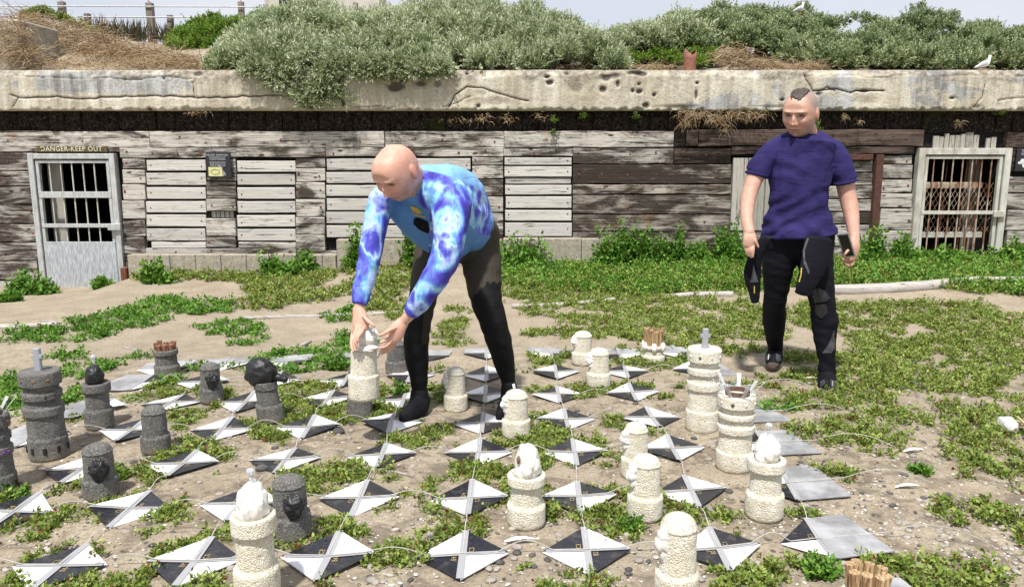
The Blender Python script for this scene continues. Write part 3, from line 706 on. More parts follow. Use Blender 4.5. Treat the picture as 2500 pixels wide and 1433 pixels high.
plaque(507, 567, 372, 434, 'black information plaque with white text and a yellow picture between two shutters', 'THE KEEP (BARRACKS)',
       ['These bombproof barracks were built under earth to', 'shelter the garrison in a bombardment. During the', 'war protection from aerial bombs and attack was', '', 'It was always cold, wet and crowded here', 'after rain and damp. The men slept in bunks', 'and the men were often ill, living in the damp', 'in the fort at that time'], True)
plaque(2475, 2540, 362, 418, 'black plaque with white lettering at the right end of the wall, cut by the frame', 'THE MAGAZINE', ['The magazine stored', 'powder and shells for', 'the guns on the top', 'of the fort'], False)
# ---- kerbs of concrete blocks
def kerb(name, label, us, v0, v1, Y, depth=.14):
    k = empty(name, ((W(us[0], v0, Y).x + W(us[-1], v0, Y).x) / 2, Y, 0), label, 'kerb')
    for a, b_ in zip(us[:-1], us[1:]):
        x0, x1 = W(a, v0, Y).x, W(b_, v0, Y).x; dz = random.uniform(-.006, .006)
        MB().box((x0 + .003, Y + random.uniform(0, .006), W(0, v1, Y).z - .2), (x1 - .003, Y + depth, W(0, v0, Y).z + dz), .006).build('block', 'kerb_concrete', k)
kerb('kerb', 'low kerb of concrete blocks under the two left shutters', [309, 375, 413, 476, 538, 600, 662, 722, 786, 820], 622, 668, 8.98)
kerb('kerb', 'raised kerb of rust stained concrete blocks behind the bending man', [820, 905, 1010, 1118, 1226], 586, 622, 8.95)
kerb('kerb', 'short kerb of pale concrete blocks under the right shutter', [1228, 1330, 1420, 1482], 584, 612, 9.0)
MB().box((W(297, 650, 9.05).x, 9.0, -.2), (W(312, 650, 9.05).x, 9.13, WZ(648)), .01).build('brick', 'rust')
tag(bpy.data.objects['brick'], 'single red brick at the foot of the left cage door', 'brick')

# ================================================================== BANK ABOVE
def ptop(tab, u): return float(np.interp(u, [a for a, _ in tab], [b for _, b in tab]))
CREST = [(-400, 40), (-50, 60), (60, 75), (150, 84), (250, 92), (330, 104), (420, 112), (520, 120), (700, 112), (1400, 126), (1600, 137), (2100, 137), (2900, 134)]
def bank_z(X, Y):
    d = 12.0
    U = CU + X * FPX / (d * math.cos(TH) - .9 * math.sin(TH))
    cz = np.vectorize(lambda u: W(1250, ptop(CREST, u), d).z)(np.clip(U, -390, 2890))
    base = ZS1 - .01
    t = np.clip((Y - 9.25) / 2.75, 0, 1); t = t * t * (3 - 2 * t)
    z = base + (cz - base) * t
    f = np.clip((Y - 14) / 8, 0, 1); f = f * f * (3 - 2 * f)
    z = z * (1 - f) - .3 * f
    e = np.clip((np.abs(X) - 9) / 5, 0, 1); z = z * (1 - e) - .3 * e
    P = np.stack([X.ravel(), Y.ravel(), 0 * X.ravel()], 1)
    return z + (.05 * fbm(P, 1.3, 3) * np.clip(t.ravel() * 3, 0, 1) + .01 * fbm(P, 9, 2)).reshape(X.shape)
grid('earth_bank', np.linspace(-15, 15, 260), np.linspace(9.2, 24, 120), bank_z, 'sand')
def bankz1(x, y): return float(bank_z(np.array([[x]]), np.array([[y]]))[0, 0])

# shrubs: many sub-crowns, leaf shoots over each
def shrub(name, label, cat, tops, bots, Yf, nballs, rr, mat, lsz, group, dens=1.0, urange=None, ks=2.2, upb=.75, wr=.14):
    u0, u1 = urange or (tops[0][0], tops[-1][0]); balls = []
    for k in range(nballs):
        u = random.uniform(u0, u1); a = ptop(tops, u); b_ = ptop(bots, u)
        if b_ - a < 6: continue
        r = random.uniform(*rr); r = min(r, (b_ - a) * .55 + 5)
        v = a + r * .8 + (random.random() ** .9) * max(0, (b_ - a - r * 1.2)); Y = Yf(u, v, b_) + (random.uniform(-.28, .38) if rr[1] > 28 else random.uniform(-.1, .15)); Y = max(Y, 9.0 + r * .004)
        c = W(u, v, Y); balls.append((c, r * px(c)))
    for s in range(int((u1 - u0) / 22)):            # rim of the silhouette
        u = u0 + (s + random.random()) * 22; a = ptop(tops, u); b_ = ptop(bots, u)
        if b_ - a < 6: continue
        r = random.uniform(rr[0] * .45, rr[1] * .6); v = a + r * random.uniform(-.1, 1.2) + 3; c = W(u, v, Yf(u, v, b_) + .1); balls.append((c, r * px(c)))
    BS, DR, TT, LL = [], [], [], []
    for c, r in balls:
        pk = random.random() * 50
        n = int(380 * dens * (r / .25) ** 2) + 30
        d = rdir(n); d[:, 2] = np.where(d[:, 2] < -.35, -d[:, 2], d[:, 2]); d[:, 1] = np.where((d[:, 1] > .5), -d[:, 1], d[:, 1])
        keep_ = fbm(d * 1.0 + np.array(c) + pk, 2.6, 3) > -.16; d = d[keep_]; n = len(d)
        rad = r * (.66 + .38 * RNG.random(n) + .42 * (RNG.random(n) < .10)) * (1 + .34 * fbm(d * 1.0 + np.array(c), 3.1, 2))
        p = np.array(c) + d * rad[:, None] * np.array([1, 1, .9])
        ax = unit(d + np.array([0, -.1, upb]) + .40 * RNG.normal(size=(n, 3)))
        tint0 = RNG.random(n) * .34 + .62 * np.clip((rad / r - .62) / .5, 0, 1) - .10; tb = .36 * random.random() - .20  # leaves deeper in each crown tinted darker, their shade put into the colour
        m_ = 9
        for q in range(m_):
            along = q / m_ * .105 * lsz / .04; pd = unit(ax * .8 + sides(ax) * (.95 - .5 * q / m_))
            BS.append(p + ax * along); DR.append(pd); TT.append(np.clip(tint0 + tb + .25 * q / m_ + .12 * RNG.normal(size=n), 0, .92)); LL.append(np.full(n, lsz) * (1 - .25 * q / m_) * RNG.uniform(.75, 1.2, n))
        tipn = RNG.random(n) < .05; TT[-1][tipn] = .98
    B = np.concatenate(BS); D = np.concatenate(DR); T = np.concatenate(TT); L = np.concatenate(LL)
    e = empty(name, (float(B[:, 0].mean()), float(B[:, 1].mean()), float(B[:, 2].min())), label, cat, group)
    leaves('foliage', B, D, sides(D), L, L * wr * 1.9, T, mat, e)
    m = MB()
    for c, r in balls:                                 # dark lumps under the leaves, standing in for shade in the gaps
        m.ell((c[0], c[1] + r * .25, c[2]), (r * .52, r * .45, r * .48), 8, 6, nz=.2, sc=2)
    m.build('shade_core', 'core_shade', e)['kind'] = 'stuff'
    return balls
plain('core_shade', (.05, .045, .025), .95, var=.5, sc=30)  # dark tone for the lumps that imitate shade inside the shrubs
MAINT = [(520, 165), (560, 138), (600, 100), (640, 68), (700, 38), (760, 14), (795, 26), (815, 44), (870, 50), (920, 56), (960, 50), (1000, 42), (1060, 24), (1130, 14), (1200, 20), (1240, 30), (1280, 26), (1320, 38), (1350, 50), (1400, 62), (1420, 80), (1450, 96), (1490, 128), (1515, 160)]
MAINB = [(520, 172), (640, 174), (1000, 178), (1515, 174)]
def yb(u, v, b_): return 9.36 + (b_ - v) / 165 * 1.7
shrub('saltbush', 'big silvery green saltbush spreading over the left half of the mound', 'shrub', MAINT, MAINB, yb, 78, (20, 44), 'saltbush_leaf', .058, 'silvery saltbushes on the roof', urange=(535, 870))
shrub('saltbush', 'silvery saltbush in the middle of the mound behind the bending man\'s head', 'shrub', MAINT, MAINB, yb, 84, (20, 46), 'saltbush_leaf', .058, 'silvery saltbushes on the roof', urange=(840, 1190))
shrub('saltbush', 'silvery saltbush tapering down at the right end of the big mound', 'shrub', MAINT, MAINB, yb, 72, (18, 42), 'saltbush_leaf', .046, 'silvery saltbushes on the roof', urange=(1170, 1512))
HT = [(600, 168), (650, 145), (700, 120), (860, 115), (900, 130), (960, 150), (1080, 160)]; HB = [(620, 176), (650, 196), (690, 222), (730, 245), (765, 268), (800, 250), (850, 266), (868, 250), (885, 204), (930, 196), (970, 184), (1010, 192), (1060, 180), (1080, 176)]
shrub('saltbush', 'silvery saltbush trailing down over the front of the concrete edge', 'shrub', HT, HB, lambda u, v, b_: 9.04 + max(0, 178 - v) / 160 * .6 - .05 * random.random(), 92, (12, 26), 'saltbush_leaf', .046, 'silvery saltbushes on the roof', upb=-.25, dens=1.3)
RT = [(1488, 112), (1500, 80), (1560, 74), (1610, 74), (1640, 44), (1665, 32), (1690, 48), (1720, 36), (1770, 26), (1810, 34), (1870, 36), (1950, 32), (1990, 36), (2030, 54), (2080, 44), (2130, 58), (2170, 80), (2200, 62), (2225, 34), (2250, 30), (2290, 50), (2330, 48), (2360, 74), (2400, 74), (2450, 88), (2500, 80), (2600, 70), (2760, 80)]
RB = [(1488, 128), (1750, 128), (1900, 158), (2000, 172), (2760, 176)]
def yr(u, v, b_): return (9.75 if u > 2000 else 10.3) + (b_ - v) / 130 * 2.0
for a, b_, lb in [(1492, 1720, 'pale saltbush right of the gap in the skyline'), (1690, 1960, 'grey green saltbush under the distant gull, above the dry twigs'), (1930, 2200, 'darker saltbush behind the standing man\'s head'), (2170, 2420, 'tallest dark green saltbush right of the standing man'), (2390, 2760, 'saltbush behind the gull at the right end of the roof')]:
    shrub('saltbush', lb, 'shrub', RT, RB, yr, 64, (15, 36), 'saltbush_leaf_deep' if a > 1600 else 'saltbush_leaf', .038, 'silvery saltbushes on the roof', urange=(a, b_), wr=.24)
GT = [(412, 118), (440, 86), (480, 56), (520, 44), (570, 46), (620, 44), (660, 30), (700, 30)]; GB = [(412, 128), (470, 140), (560, 142), (600, 120), (700, 80)]
shrub('green_bush', 'bright green bush left of the big saltbush', 'shrub', GT, GB, lambda u, v, b_: 11.4 + (b_ - v) / 90, 46, (16, 30), 'bright_bush_leaf', .03, 'bright green bushes on the roof', wr=.35)
GT = [(1498, 140), (1520, 124), (1570, 118), (1620, 124), (1670, 122), (1720, 112), (1760, 120)]; GB = [(1498, 156), (1600, 160), (1760, 166)]
shrub('green_bush', 'low bright green bush around the rusty pipe stub', 'shrub', GT, GB, lambda u, v, b_: 10.1 + (b_ - v) / 120, 40, (9, 17), 'bright_bush_leaf', .026, 'bright green bushes on the roof', wr=.35, dens=1.5)
GT = [(60, 40), (100, 24), (140, 36), (200, 60), (230, 78)]; GB = [(60, 46), (140, 52), (230, 84)]
shrub('green_bush', 'small green bush on the crest at the far left', 'shrub', GT, GB, lambda u, v, b_: 12.2, 16, (7, 14), 'bright_bush_leaf', .026, 'bright green bushes on the roof', wr=.35, dens=1.5)
# dry twig heaps
def twigs(name, label, spots, n, L, Yf, mat='dry_twig', rad=.0032, group='heaps of dry stems', sag=.6):
    Vs, Fs, T = [], [], []; cnt = 0
    for (u, v, ru, rv, k) in spots:
        for q in range(int(n * k)):
            p = W(u + random.gauss(0, .5) * ru, v + random.gauss(0, .5) * rv, Yf(u, v) + random.uniform(-.15, .25))
            an = random.uniform(0, 6.283); d = Vector((math.cos(an), math.sin(an) * .7, random.uniform(-.2, .6))).normalized(); l = random.uniform(.4, 1) * L; pts = [p.copy()]
            for s in range(5):
                d = (d + Vector((random.gauss(0, .22), random.gauss(0, .2), random.gauss(0, .2) - sag * .25))).normalized(); p = p + d * l / 5; pts.append(p.copy())
            r0 = rad * random.uniform(.6, 1.5); tb = random.random()
            for s, pp in enumerate(pts):
                r = r0 * (1 - .12 * s)
                for kk in range(3):
                    aa = kk * 2.094; Vs.append((pp.x + r * math.cos(aa), pp.y, pp.z + r * math.sin(aa)))
            for s in range(5):
                for kk in range(3):
                    Fs.append((cnt + s * 3 + kk, cnt + s * 3 + (kk + 1) % 3, cnt + s * 3 + 3 + (kk + 1) % 3, cnt + s * 3 + 3 + kk)); T.append(tb)
            cnt += 18
    o = mesh_obj(name, np.array(Vs), np.array(Fs, np.int32), mat); vattr(o, 'tint', T, 'FACE'); tag(o, label, 'dead plants', group); return o
twigs('dry_stem_heap', 'tangled heap of straw coloured dry stems on the left of the bank', [(120, 85, 110, 34, 1.6), (60, 60, 60, 30, .8), (210, 105, 90, 22, 1.2), (300, 128, 110, 18, .9), (40, 120, 60, 26, .7), (400, 145, 90, 14, .6)], 700, .42, lambda u, v: 9.9 + (160 - v) / 60)
twigs('dry_stem_heap', 'dry stems draped over the front of the concrete block at the left edge', [(20, 80, 50, 40, 1), (50, 130, 50, 26, 1)], 300, .34, lambda u, v: 9.62)
twigs('dry_stem_heap', 'dry vine mat on the sand left of the bright bush', [(450, 152, 70, 12, 1.0), (330, 158, 120, 8, .8), (500, 160, 50, 10, .5), (120, 155, 140, 10, .6)], 420, .28, lambda u, v: 9.45 + (172 - v) / 60)
twigs('dry_stem_heap', 'dry golden stems right of the rusty pipe stub', [(1790, 138, 40, 22, 1), (1850, 155, 60, 10, .8), (1940, 162, 90, 7, .9), (1390, 166, 80, 4, .5), (1600, 163, 60, 4, .4)], 480, .22, lambda u, v: 9.7)
twigs('hanging_dry_vine', 'brown dead vine hanging from under the roof edge left of the standing man', [(1690, 276, 40, 12, .8), (1750, 282, 60, 16, 1), (1820, 276, 60, 12, .7), (1670, 300, 12, 16, .3), (1775, 310, 20, 16, .2)], 300, .16, lambda u, v: 9.12, sag=1.5, group='dead vines under the roof edge')
twigs('hanging_dry_vine', 'sparse dry tufts hanging on the tarred timbers in the middle', [(1180, 288, 25, 10, .4), (1240, 290, 15, 12, .4), (1320, 285, 20, 10, .3), (1130, 292, 60, 8, .3), (2060, 284, 10, 10, .3), (2100, 295, 8, 10, .2), (2340, 300, 8, 8, .3), (490, 275, 40, 5, .3), (830, 190, 10, 12, .3)], 150, .09, lambda u, v: 9.14, sag=1.2, group='dead vines under the roof edge')
# dark strap leaves behind the fence
def blades(name, label, spots, n, L, Y, mat='dark_blade', wd=.02):
    B, D, T, Ls = [], [], [], []
    for (u, v, ru, k) in spots:
        for q in range(int(n * k)):
            p = W(u + random.gauss(0, .5) * ru, v, Y + random.uniform(-.2, .3)); d = Vector((random.gauss(0, .35), random.gauss(0, .3), 1)).normalized(); l = L * random.uniform(.5, 1.1)
            B.append(p); D.append(d); T.append(random.random()); Ls.append(l)
    B = np.array([tuple(b_) for b_ in B]); D = np.array([tuple(b_) for b_ in D]); Ls = np.array(Ls)
    sd = unit(np.cross(D, np.array([[0, -1, 0]]) + .5 * RNG.normal(size=D.shape)))
    o = leaves(name, B, D, sd, Ls, wd, np.array(T), mat); tag(o, label, 'plants'); return o
blades('strap_leaf_clump', 'clump of dark reddish strap leaves between the two left fence posts', [(290, 105, 50, 1), (250, 96, 25, .5), (335, 108, 25, .6)], 130, .38, 12.5)
blades('strap_leaf_clump', 'clump of dark strap leaves right of the nearest fence post', [(400, 108, 25, .7), (430, 106, 14, .3)], 130, .34, 12.5)
# ---- fences
def fence(label, posts, raily, Y, x_end):
    f = empty('post_and_rail_fence', W(posts[0][0], posts[0][2], Y), label, 'fence')
    for (u, v0, v1, wd) in posts:
        a = W(u, v0, Y); b_ = W(u + 2, v1 + 12, Y); h = wd * px(a) / 2
        MB().box((a.x - h, Y - h, b_.z), (a.x + h, Y + h, a.z), .008).build('post', 'post_wood', f)
    pts = [W(-250, raily, Y - .07), W(posts[0][0], raily, Y - .07), W(x_end, raily + 2, Y - .07)]
    MB().tube(pts, .010, 6).build('rail', 'galvanised_steel', f); return f
fence('taller grey timber posts with a pipe rail on the bank at the left', [(150, 5, 52, 15), (365, 8, 105, 16), (588, 5, 50, 13)], 16, 12.9, 650)
fence('shorter grey timber posts with a low rail between the taller fence posts', [(213, 34, 68, 13), (415, 38, 104, 13)], 42, 12.75, 520)
MB().box((W(864, 10, 13.5).x, 13.4, W(864, 60, 13.5).z), (W(875, 10, 13.5).x, 13.5, W(864, 9, 13.5).z), .006).build('fence_post', 'post_wood'); tag(bpy.data.objects['fence_post'], 'lone short fence post in front of the right concrete tower', 'post')
# ---- concrete structures behind
def tower(u0, u1, lab, plaque_=None):
    a = W(u0, 60, 19); b_ = W(u1, 60, 19)
    t = empty('concrete_tower', ((a.x + b_.x) / 2, 19.5, 0), lab, 'building')
    MB().box((a.x, 19, -.2), (b_.x, 20.2, W(0, -70, 19).z), .03).build('wall', 'white_concrete_tower', t)
    if plaque_:
        p = W(plaque_[0], plaque_[2], 19); q = W(plaque_[1], plaque_[3], 19); MB().box((p.x, 18.95, q.z), (q.x, 18.995, p.z), .005).build('dark_panel', 'sign_black', t)
    else:
        p = W(u1 - 16, 60, 19); MB().box((p.x, 18.93, -.2), (b_.x + .02, 18.995, W(0, -70, 19).z), .01).build('corner_pier', 'white_concrete_tower', t)
tower(648, 746, 'pale concrete tower with a dark panel behind the fence, left of the bush top', (681, 712, -26, 14))
tower(815, 926, 'pale concrete tower rising behind the middle of the saltbush')
x0 = W(-60, 90, 9.75).x; x1 = W(48, 90, 9.75).x
MB().box((x0, 9.75, 2.0), (x1, 10.6, W(0, 47, 9.75).z), .02).build('concrete_block', 'kerb_concrete'); tag(bpy.data.objects['concrete_block'], 'square concrete block half buried in dry stems at the left edge', 'concrete block')
# ---- rusty pipe stub
p = W(1684, 168, 9.5); r = 15 * px(p); n = 18; vs = []; 
for j, f in enumerate([1.0, .86]):
    for lv in range(4):
        for i in range(n):
            an = 2 * math.pi * i / n; z = p.z - .05 + lv / 3 * (.23 + (.03 * math.sin(an * 2 + 1) + random.uniform(-.008, .008) if lv == 3 else 0)); vs.append((p.x + r * f * math.cos(an), p.y + r * f * math.sin(an), z))
fs = []
for j in range(2):
    for lv in range(3):
        for i in range(n): fs.append((j * 4 * n + lv * n + i, j * 4 * n + lv * n + (i + 1) % n, j * 4 * n + (lv + 1) * n + (i + 1) % n, j * 4 * n + (lv + 1) * n + i))
for i in range(n): fs.append((3 * n + i, 3 * n + (i + 1) % n, 7 * n + (i + 1) % n, 7 * n + i))
o = mesh_obj('pipe_stub', vs, fs, 'rust_pipe' if 'rust_pipe' in MT else plain('rust_pipe', (.22, .09, .06), .75, var=.25, sc=25), None, None, True); tag(o, 'broken rusty pipe stub standing on the concrete roof edge', 'pipe')
# ---- gulls
def gull(c, s, label, face=1, name='seagull'):
    """c = feet point, s = body scale (total height), face +1 looks right"""
    g = empty(name, c, label, 'bird', 'seagulls'); c = Vector(c); F = face
    def q(x, y, z): return c + Vector((x * F, y, z)) * s
    m = Blob()
    m.tube([(q(-.52, 0, .30), .03 * s, .05 * s), (q(-.3, 0, .36), .10 * s, .10 * s), (q(-.08, 0, .44), .165 * s, .15 * s), (q(.10, 0, .52), .165 * s, .15 * s), (q(.2, 0, .66), .10 * s, .10 * s), (q(.23, 0, .78), .075 * s, .075 * s)], vd=(0, 1, 0))
    m.ell(q(.25, 0, .88), (.105 * s, .08 * s, .085 * s)); m.fin('body', 'gull_white', g, .012 * s / .3, 3)
    for sd in (-1, 1):
        w_ = Blob(); w_.tube([(q(.08, sd * .13, .55), .07 * s, .03 * s), (q(-.12, sd * .15, .46), .11 * s, .035 * s), (q(-.35, sd * .09, .35), .06 * s, .03 * s), (q(-.60, sd * .03, .24), .015 * s, .015 * s)], vd=(0, 1, 0)); w_.fin('wing', 'gull_grey', g, .010 * s / .3, 2)
        l = MB(); l.tube([q(.0, sd * .06, .34), q(.02, sd * .06, .0)], .013 * s, 6); l.ell(q(.06, sd * .06, .012), (.07 * s, .04 * s, .012 * s), 8, 4); l.build('leg', 'gull_beak', g)
        MB().ell(q(.31, sd * .066, .90), (.013 * s,) * 3, 8, 5).build('eye', 'phone_black', g)
    MB().tube([q(.34, 0, .87), q(.42, 0, .862), q(.47, 0, .845)], [.025 * s, .02 * s, .005 * s], 8).build('beak', 'gull_beak', g)
# ================================================================== ORGANIC BODIES
def catmull(P, k):
    P = np.asarray(P, float); n = len(P); out_ = []
    for i in range(n - 1):
        p0, p1, p2, p3 = P[max(i - 1, 0)], P[i], P[i + 1], P[min(i + 2, n - 1)]
        for s in range(k):
            t = s / k; out_.append(.5 * ((2 * p1) + (-p0 + p2) * t + (2 * p0 - 5 * p1 + 4 * p2 - p3) * t * t + (-p0 + 3 * p1 - 3 * p2 + p3) * t ** 3))
    out_.append(P[-1]); return np.array(out_)
class Blob:
    """closed volumes that are fused into one continuous surface"""
    def __init__(s): s.m = MB()
    def tube(s, nodes, vd=(0, 1, 0), n=18, k=5, grow=0.0, capk=(1.0, 1.0)):
        """nodes: (centre, half width across the view, half depth along the view)"""
        A = np.array([tuple(p) + (ra + grow, rb + grow) for p, ra, rb in nodes]); C = catmull(A, k); C[:, 3:] = np.maximum(C[:, 3:], 1e-4)
        vd = Vector(vd).normalized(); ext = []
        # rounded ends
        def cap(c0, c1, kk):
            d = (c0[:3] - c1[:3]); d = d / (np.linalg.norm(d) + 1e-9); res = []
            for a in (30, 55, 75, 88):
                r = RAD(a); q = c0.copy(); q[:3] = c0[:3] + d * math.sin(r) * c0[3:].min() * kk; q[3:] = c0[3:] * math.cos(r); res.append(q)
            return res
        C = np.array(cap(C[0], C[1], capk[0])[::-1] + list(C) + cap(C[-1], C[-2], capk[1])); m = len(C); vs = []; fs = []
        for i in range(m):
            t = Vector(C[min(i + 1, m - 1), :3] - C[max(i - 1, 0), :3]); t.normalize()
            sd = t.cross(vd); sd = sd.normalized() if sd.length > .05 else Vector((1, 0, 0)); dp = sd.cross(t).normalized(); c = Vector(C[i, :3])
            for q in range(n):
                an = 2 * math.pi * q / n; vs.append(c + sd * math.cos(an) * C[i, 3] + dp * math.sin(an) * C[i, 4])
        for i in range(m - 1):
            for q in range(n): fs.append((i * n + q, i * n + (q + 1) % n, (i + 1) * n + (q + 1) % n, (i + 1) * n + q))
        fs.append(tuple(range(n - 1, -1, -1))); fs.append(tuple((m - 1) * n + q for q in range(n))); s.m.add(vs, fs); return s
    def ell(s, c, r, rot=None, n=20, m=14): s.m.ell(c, r, n, m, rot); return s
    def raw(s, vs, fs): s.m.add(vs, fs); return s
    def fin(s, name, mat, parent, voxel, smooth_it=4, origin=None, disp=None, factor=.5):
        me = bpy.data.meshes.new('tmp'); me.from_pydata(s.m.v, [], s.m.f); me.update()
        bm = bmesh.new(); bm.from_mesh(me); bmesh.ops.remove_doubles(bm, verts=bm.verts, dist=1e-5); bmesh.ops.recalc_face_normals(bm, faces=bm.faces); bm.to_mesh(me); bm.free()
        o = bpy.data.objects.new('tmp', me); COL.objects.link(o)
        r = o.modifiers.new('r', 'REMESH'); r.mode = 'VOXEL'; r.voxel_size = voxel; r.use_smooth_shade = True
        sm = o.modifiers.new('s', 'SMOOTH'); sm.iterations = smooth_it; sm.factor = factor
        dg = bpy.context.evaluated_depsgraph_get(); dg.update(); e = o.evaluated_get(dg); me2 = e.to_mesh()
        n = len(me2.vertices); V = np.empty(n * 3); me2.vertices.foreach_get('co', V); V = V.reshape(-1, 3)
        N = np.empty(n * 3); me2.vertices.foreach_get('normal', N); N = N.reshape(-1, 3)
        F = [tuple(p.vertices) for p in me2.polygons]; e.to_mesh_clear(); bpy.data.objects.remove(o); bpy.data.meshes.remove(me)
        if disp is not None: V = V + N * disp(V, N)[:, None]
        if F and all(len(f) == 4 for f in F): F = np.array(F, np.int32)
        return mesh_obj(name, V, F, mat, parent, origin, True)
def world_verts(o):
    n = len(o.data.vertices); V = np.empty(n * 3); o.data.vertices.foreach_get('co', V); return V.reshape(-1, 3) + np.array(wloc(o))
def bvh_of(o):
    V = world_verts(o); return BVHTree.FromPolygons([tuple(v) for v in V], [tuple(p.vertices) for p in o.data.polygons])
def pn(u, v, Y, r, ratio=1.0):
    p = W(u, v, Y); s = px(p); return (p, r * s, r * s * ratio)
def inpoly(x, y, poly):
    c = False; n = len(poly)
    for i in range(n):
        x1, y1 = poly[i]; x2, y2 = poly[(i + 1) % n]
        if (y1 > y) != (y2 > y) and x < (x2 - x1) * (y - y1) / (y2 - y1) + x1: c = not c
    return c
def patch(name, poly, bvh, mat, parent, off=.003, step=1.5):
    """a fabric or print patch lying on a body surface; outline given where it sits on that surface"""
    us = [p[0] for p in poly]; vs_ = [p[1] for p in poly]; o0 = Vector((0, 0, CAMH)); idx = {}; V = []; F = []
    nu = int((max(us) - min(us)) / step) + 2; nv = int((max(vs_) - min(vs_)) / step) + 2
    for j in range(nv):
        for i in range(nu):
            u, v = min(us) + i * step, min(vs_) + j * step
            if not inpoly(u, v, poly): continue
            d = ray(u, v).normalized(); h = bvh.ray_cast(o0, d)
            if h[0] is None: continue
            nn = h[1]; nn = -nn if nn.dot(d) > 0 else nn
            idx[(i, j)] = len(V); V.append(h[0] + nn * off)
    for (i, j), a in idx.items():
        b_, c, d = idx.get((i + 1, j)), idx.get((i + 1, j + 1)), idx.get((i, j + 1))
        if None not in (b_, c, d) and max((V[a] - V[b_]).length, (V[a] - V[d]).length, (V[a] - V[c]).length) < .03: F.append((a, d, c, b_))
    if F: return mesh_obj(name, V, F, mat, parent, None, True)

def head_mesh(C, R, s, jaw=1.0, brow=1.0):
    """sculpted head: returns world verts, faces. Local: face looks -Y, up +Z; C = centre, R = rotation, s = scale"""
    n, m = 110, 90; D = []
    for j in range(m + 1):
        ph = math.pi * j / m
        for i in range(n):
            a = 2 * math.pi * i / n; D.append((math.sin(ph) * math.sin(a), -math.sin(ph) * math.cos(a), math.cos(ph)))
    D = np.array(D); x, y, z = D.T
    low = np.clip(-z, 0, 1)
    k_ = (np.abs(x) ** 2.6 + np.abs(y) ** 2.6 + np.abs(z) ** 2.6) ** (-1 / 2.6); k_ = np.where(z > -.1, k_, 1 + (k_ - 1) * np.clip(1 + (z + .1) * 1.6, .35, 1)); x, y, z = x * k_, y * k_, z * k_ 
    P = np.stack([x * .074 * (1 - .28 * low ** 1.3 * jaw), y * .098 * np.where(y > 0, 1 - .25 * low, 1 - .06 * low), np.where(z > 0, z * .104, z * .118)], 1)
    P[:, 1] += .012 * low * 0
    # flatten the face
    face = np.clip(-y, 0, 1); P[:, 1] = np.where(P[:, 1] < -.082, -.082 + (P[:, 1] + .082) * .5, P[:, 1])
    g = lambda cx, cz, sx, sz: np.exp(-((P[:, 0] - cx) / sx) ** 2 - ((P[:, 2] - cz) / sz) ** 2) * (face > .15)
    d = np.zeros(len(P))
    for sx_ in (-1, 1):
        d += -.021 * g(sx_ * .031, .012, .017, .011)          # eye sockets
        d += .0065 * g(sx_ * .031, .010, .011, .006)          # lids
        d += .010 * brow * g(sx_ * .030, .031, .022, .008)    # brow ridge
        d += .006 * g(sx_ * .044, -.018, .020, .018)          # cheek bones
        d += -.005 * g(sx_ * .047, -.052, .016, .020)
        d += .009 * g(sx_ * .0125, -.029, .007, .007)         # nostril wings
        d += -.004 * g(sx_ * .024, -.040, .005, .012)         # folds
    d += .010 * g(0, .012, .008, .020) + .018 * g(0, -.008, .009, .017) + .022 * g(0, -.024, .010, .009)
    d += -.004 * g(0, .022, .007, .008)
    d += .006 * g(0, -.053, .024, .006) + .007 * g(0, -.065, .020, .006) - .006 * g(0, -.0585, .024, .0025) - .003 * g(0, -.077, .018, .006)
    d += .009 * g(0, -.094, .018, .014)
    P[:, 1] -= d
    out_ = [Vector(C) + R @ (Vector(p) * s) for p in P]
    fs = []
    for j in range(m):
        for i in range(n): fs.append((j * n + i, (j + 1) * n + i, (j + 1) * n + (i + 1) % n, j * n + (i + 1) % n))
    return out_, fs
def ear(B, C, R, s, sx_):
    c = Vector(C) + R @ (Vector((sx_ * .076, .016, -.008)) * s); r = R @ Matrix.Rotation(RAD(18) * sx_, 3, 'Z') @ Matrix.Rotation(RAD(-12), 3, 'X')
    B.ell(c, (.0095 * s, .019 * s, .033 * s), r, 12, 8)
def local(V, C, R, s): return (V - np.array(C)) @ np.array(R) / s
def skin_mat(name, base, red, stub):
    b = NB(name); c = b.mix(b.ramp(b.noise(b.pos, 30, 5, .7), [(.38, 0.0), (.62, 1.0)]), (base[0] * .93, base[1] * .80, base[2] * .78), base)
    c = b.mix(b.math('MULTIPLY', b.ramp(b.noise(b.pos, 210, 2), [(.60, 0.0), (.68, 1.0)]), .25), c, (base[0] * .7, base[1] * .55, base[2] * .5))
    c = b.mix(b.attr('red'), c, red); c = b.mix(b.math('MULTIPLY', b.attr('stubble'), b.ramp(b.noise(b.pos, 420, 2), [(.3, .55), (.7, 1.0)])), c, stub)
    c = b.mix(b.attr('darkline'), c, (.09, .045, .03)); c = b.mix(b.attr('eyewhite'), c, (.55, .5, .46))
    b.P(Base_Color=c, Roughness=.55, Subsurface_Weight=.05, Subsurface_Radius=(.012, .005, .003), Normal=b.bump(b.math('ADD', b.noise(b.pos, 160, 3), b.noise(b.pos, 45, 3)), .4, .003)); b.b.inputs['Subsurface Scale'].default_value = .6
    MT[name] = b.m
skin_mat('skin_fair_ruddy', (.60, .36, .275), (.52, .20, .15), (.28, .19, .15))
skin_mat('skin_fair', (.54, .34, .255), (.46, .20, .155), (.24, .19, .165))
